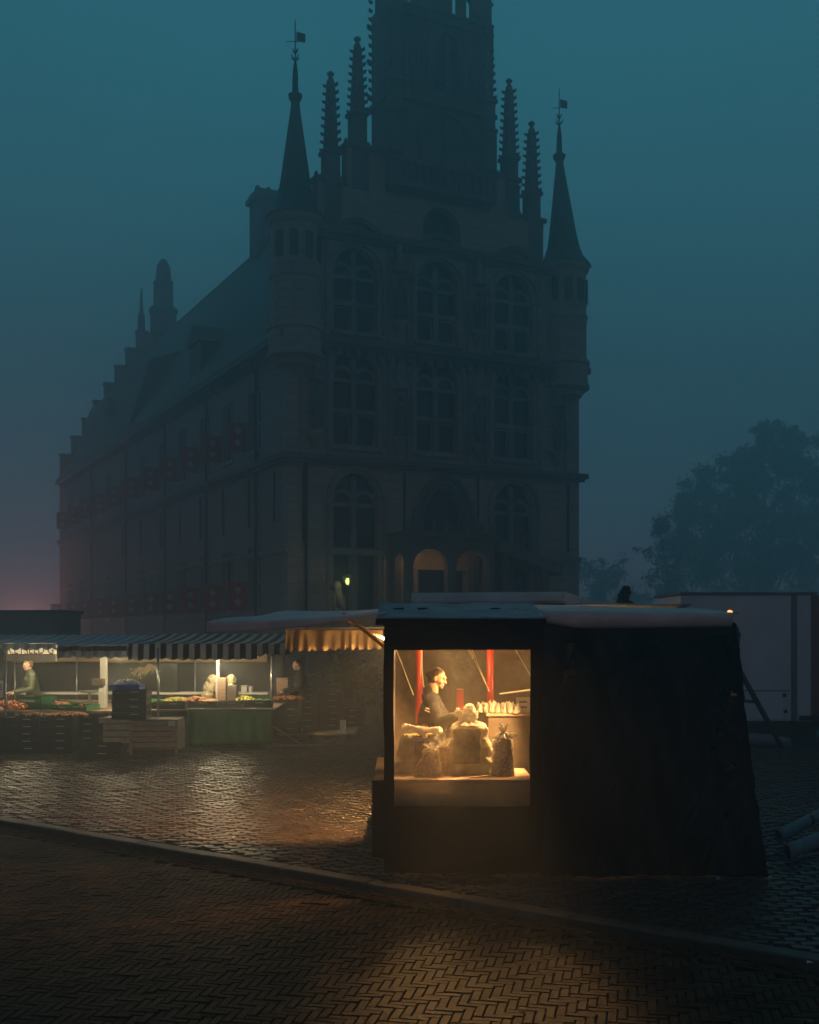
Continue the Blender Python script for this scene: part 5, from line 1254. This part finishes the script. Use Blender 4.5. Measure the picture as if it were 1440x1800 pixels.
# ------------------------------------------------------------------ right side: trailer, bag, rolled canvas, pole
TY = 21.5
tk = thing('market_trailer', (7.2, TY, 0), 'white box trailer with panel seams and side hatch parked behind the dark stall', 'trailer')
tx_0, tx_1 = wx(1196,TY), 9.6; zt = P(0,1046,TY).z; zb = P(0,1268,TY).z
MB().box(tx_0, wx(1392,TY), TY, TY+2.3, zb, zt).build('body', M['truck'], tk, bevel=.02)
MB().box(wx(1401,TY), wx(1426,TY), TY, TY+2.3, zb+.0, zt+.01).build('body_panel', M['truck'], tk, bevel=.01)
MB().box(wx(1392,TY)+.002, wx(1401,TY)-.002, TY-.02, TY+2.2, zb, zt+.005).build('corner_post', M['truck_trim'], tk)
MB().box(tx_0-.02, wx(1436,TY), TY-.03, TY+2.32, zt+.012, zt+.055).build('roof_rail', M['truck_trim'], tk)
MB().box(wx(1426,TY)+.004, tx_1, TY-.01, TY+2.3, zb, zt).build('rear_door', mat('rust_red_door',(.30,.07,.05),.5), tk)
zc = P(0,1215,TY).z
MB().box(tx_0+.1, wx(1388,TY), TY-.014, TY-.002, zc, zc+.02).build('hatch_seam', M['truck_trim'], tk)
MB().box(wx(1330,TY), wx(1384,TY), TY-.02, TY-.003, zb+.04, zc-.02).build('hatch', M['truck'], tk, bevel=.008)
for px, py in ((1378,1222),(1380,1250)): p = P(px,py,TY); MB().box(p.x-.03,p.x+.03,TY-.05,TY-.021,p.z-.03,p.z+.03).build('latch', M['iron'], tk)
MB().box(tx_0+.2, tx_1-.2, TY+.1, TY+2.2, zb-.16, zb-.003).build('chassis', M['iron'], tk)
MB().box(tx_0+.1, wx(1390,TY), TY+.02, TY+.08, .14, zb-.02).build('side_skirt', M['crate_black'], tk)
for x in (wx(1413,TY), wx(1413,TY)+.75):
    for yy in (TY+.05, TY+1.95):
        wh = MB().tube((x,yy,.25),(x,yy+.22,.25),.25,n=24).build('wheel', M['rubber'], tk); MB().tube((x,yy-.006,.25),(x,yy+.02,.25),.11,n=20).build('rim', M['iron'], wh)
MB().box(wx(1405,TY), tx_1-.1, TY-.04, TY+.04, .47, .56).build('mudguard', M['crate_black'], tk)
# diagonal strut on the side of the stall
st_ = thing('leaning_strut', (wx(1370,21.0),20.95,0), 'dark diagonal strut with short cross rung leaning between the stall and the trailer', 'strut')
foot = Vector((wx(1376,20.9), 20.95, .02))
MB().tube(P(1293,1165,20.5), foot, .05).build('strut', M['crate_black'], st_)
MB().tube(P(1309,1232,20.6), P(1334,1234,20.7), .03).tube(P(1299,1180,20.5), P(1309,1232,20.6), .022).build('rung', M['crate_black'], st_)
# pale bag on the ground
bx0, bx1 = wx(1345,21.0), wx(1402,21.0)
t = thing('rolled_canvas', ((bx0+bx1)/2,21.2,0), 'pale rolled canvas bundle lying on the bricks before the trailer', 'canvas roll')
mb = MB().capsule((bx0-.1,21.5,.12),(bx1-.12,21.2,.09),.12,.09); blob('roll', mb, M['rolled'], t, .02, 1, wrinkle=.02, wscale=6)
# two rolled awning tubes at the lower right
for i, (p, q, r0, r1, lab_) in enumerate((((3.68,11.35,.10),(5.4,13.4,.30),.05,.06,'upper pale blue rolled awning lying at the lower right edge'),((3.52,10.62,.085),(5.3,12.5,.20),.055,.06,'lower pale blue rolled awning, the nearer one, with its open dark end'))):
    t = thing('rolled_awning', p, lab_, 'rolled awning', 'rolled awnings at the lower right')
    p, q = Vector(p), Vector(q); d = (q-p); m_ = d.to_track_quat('Z','Y').to_matrix()
    def fr(u, v, p=p, d=d, m_=m_, r0=r0): 
        a_ = 6.283*u; rr = r0*(1+.10*math.sin(a_*2+v*3)+.05*noise.noise(Vector((u*4,v*9,i)))); return p+d*v+m_ @ Vector((rr*math.cos(a_)*.7, rr*math.sin(a_)*1.3, 0))
    mb = MB().grid(fr, 24, 30); mb.build('canvas', M['rolled'], t, smooth=True, solid=.006)
    mb = MB().tube(p+d*.03, q-d*.03, r0*.5, r0*.5, 14); mb.build('core', M['crate_black'], t)
    for kk in (.3, .7): MB().tube(p+d*kk, p+d*(kk+.012), r0*1.2, r0*1.2, 18).build('strap', M['iron'], t)
# litter on the ground
for px, py, lab_ in ((412,1474,'tiny pale scrap on the bricks of the open square'),(1264,1548,'tiny pale scrap at the foot of the stall flap'),(1355,1545,'tiny pale scrap below the rolled awnings'),(1424,1696,'tiny orange leaf scrap near the kerb at the right edge'),(698,1468,'tiny pale scrap by the serving counter')):
    Y = CH*F/(py-HY); x = wx(px, Y); t = MB().add([(x-.02,Y,.012),(x+.02,Y-.015,.02),(x+.025,Y+.02,.012),(x-.015,Y+.02,.024),(x,Y,.014),(x+.01,Y+.03,.013)], [(0,1,2,3),(0,4,5,3)]); o = t.build('litter', M['label'], solid=.001); tag(o, lab_, 'litter', 'scraps on the ground')

rs = random.Random(21); lv = MB()
for k in range(60):
    x, y = rs.uniform(-3.2, 3.4), rs.uniform(5.6, 9.6); z = -.045 if side(x, y) < -.02 else .014
    if side(x, y) > .4: continue
    a_ = rs.uniform(0, 6.28); r_ = rs.uniform(.014, .03); u_ = Vector((math.cos(a_), math.sin(a_), 0))*r_; n_ = Vector((-math.sin(a_), math.cos(a_), 0))*r_*.6; p_ = Vector((x, y, z))
    lv.add([p_-u_, p_+n_+Vector((0,0,.006)), p_+u_+Vector((0,0,.004)), p_-n_], [(0,1,2,3)])
tag(lv.build('fallen_leaves', mat('wet_leaf_litter', (.10,.06,.025), .4, island=.5), solid=.001), kind='stuff')
# ------------------------------------------------------------------ far left: dark container with lamp behind it
cx0, cx1, CY = wx(-150,42), wx(109,42), 42
zt = P(0,1078,CY).z
ct = thing('site_container', ((cx0+cx1)/2,CY,0), 'low dark container wall in the mist left of the town hall', 'container')
MB().box(cx0,cx1,CY,CY+2.4,.1,zt).build('body', mat('dark_container_paint',(.08,.09,.10),.6), ct); MB().box(cx0-.1,cx1+.1,CY-.1,CY+2.5,zt+.002,zt+.12).build('roof', M['iron'], ct)
mb = MB(); x = cx0+.2
while x < cx1: mb.box(x,x+.08,CY-.04,CY-.002,.15,zt-.03); x += .4
mb.build('ribs', mat('container_rib',(.08,.09,.10),.6), ct)
hp = thing('yard_lamp', (wx(52,86),86,0), 'orange street lamp hidden in the mist behind the dark container', 'street lamp')
MB().tube((wx(52,86),86,0),(wx(52,86),86,2.6),.05,.04).build('post', M['iron'], hp); MB().ball((wx(52,86),86,2.6),.1).build('lamp', glow('sodium_lamp',(1,.3,.12),8), hp)
lamp('lamp_light', (wx(48,86),85.5,2.5), (1,.34,.28), 1500, .15, hp)

# ------------------------------------------------------------------ trees
def tree(name, x, y, h, lumps, nleaf, size, label, group, seed):
    rs = random.Random(seed); t = thing(name, (x,y,0), label, 'tree', group); tb = MB(); tb.tube((x,y,0),(x+.1,y,h*.35),.35,.24,10)
    tops = []
    for (lx, lz, lr) in lumps:
        e_ = Vector((x+lx, y+rs.uniform(-1.5,1.5), lz)); mid = Vector((x+.1+lx*.35, y+(e_.y-y)*.4, h*.35+(lz-h*.35)*.5)); tb.tube((x+.1,y,h*.33), mid, .17,.1,7); tb.tube(mid, e_, .1,.03,6)
        for k in range(14):
            e2 = e_+Vector((rs.gauss(0,lr*.6),rs.gauss(0,lr*.6),rs.gauss(0,lr*.5))); tb.tube(e_, e2, .03,.008,4); tops.append((e2, lr*rs.uniform(.25,.5)))
        tops.append((e_, lr*.7))
    tb.build('trunk', M['bark'], t); mb = MB(); per = nleaf//len(tops)
    for c_, r_ in tops: leafy(mb, c_, (r_, r_, r_*.8), int(per*rs.uniform(.5,1.5)), size, rs)
    mb.build('crown', M['leaf'], t); return t
TREEY = 122
def tl(px, py, r, cx): p = P(px, py, TREEY); return (p.x-cx, p.z, r*2.25)
cx = wx(1335, TREEY)
tree('tree', cx, TREEY, 8.5, [tl(*a_, cx) for a_ in ((1200,900,.9),(1195,960,1.0),(1235,880,1.1),(1260,940,1.4),(1290,840,1.0),(1320,800,.8),(1290,900,1.5),(1350,850,1.4),(1345,930,1.7),(1385,800,1.2),(1420,850,1.5),(1410,930,1.7),(1260,1000,1.5),(1330,1000,1.6),(1400,1010,1.6),(1475,880,1.8),(1340,770,.5),(1380,765,.4))], 90000, .20, 'big broad tree in the mist above the white trailer', 'trees in the mist', 11)
cx = wx(1180, 100)
def tl2(px, py, r, cx, Y): p = P(px, py, Y); return (p.x-cx, p.z, r*1.6)
tree('tree', cx, 100, 5.5, [tl2(*a_, cx, 100) for a_ in ((1160,930,.5),(1158,980,.8),(1175,1010,1.2),(1195,1050,1.5),(1160,1060,1.2))], 3500, .16, 'slim dim tree at the left foot of the big tree', 'trees in the mist', 12)
cx = wx(1050, 118)
tree('tree', cx, 118, 5, [tl2(*a_, cx, 118) for a_ in ((1030,1010,1.2),(1065,1005,1.4),(1045,1050,1.8),(1085,1050,1.5),(1115,1060,1.4))], 4000, .2, 'low faint tree right of the town hall corner', 'trees in the mist', 13)

# ------------------------------------------------------------------ haze
HD = .0160
hz_ = MB().box(-75, 75, -25, 135, -1.2, 36)
hzo = hz_.build('haze', None)
hm = bpy.data.materials.new('haze'); hm.use_nodes = True; t = hm.node_tree
for n in list(t.nodes): t.nodes.remove(n)
ho = t.nodes.new('ShaderNodeOutputMaterial'); pv = t.nodes.new('ShaderNodeVolumePrincipled'); pv.inputs['Density'].default_value = HD; pv.inputs['Color'].default_value = (.78,.88,.92,1); pv.inputs['Anisotropy'].default_value = .68
t.links.new(pv.outputs[0], ho.inputs['Volume']); hzo.data.materials.append(hm); tag(hzo, kind='stuff')
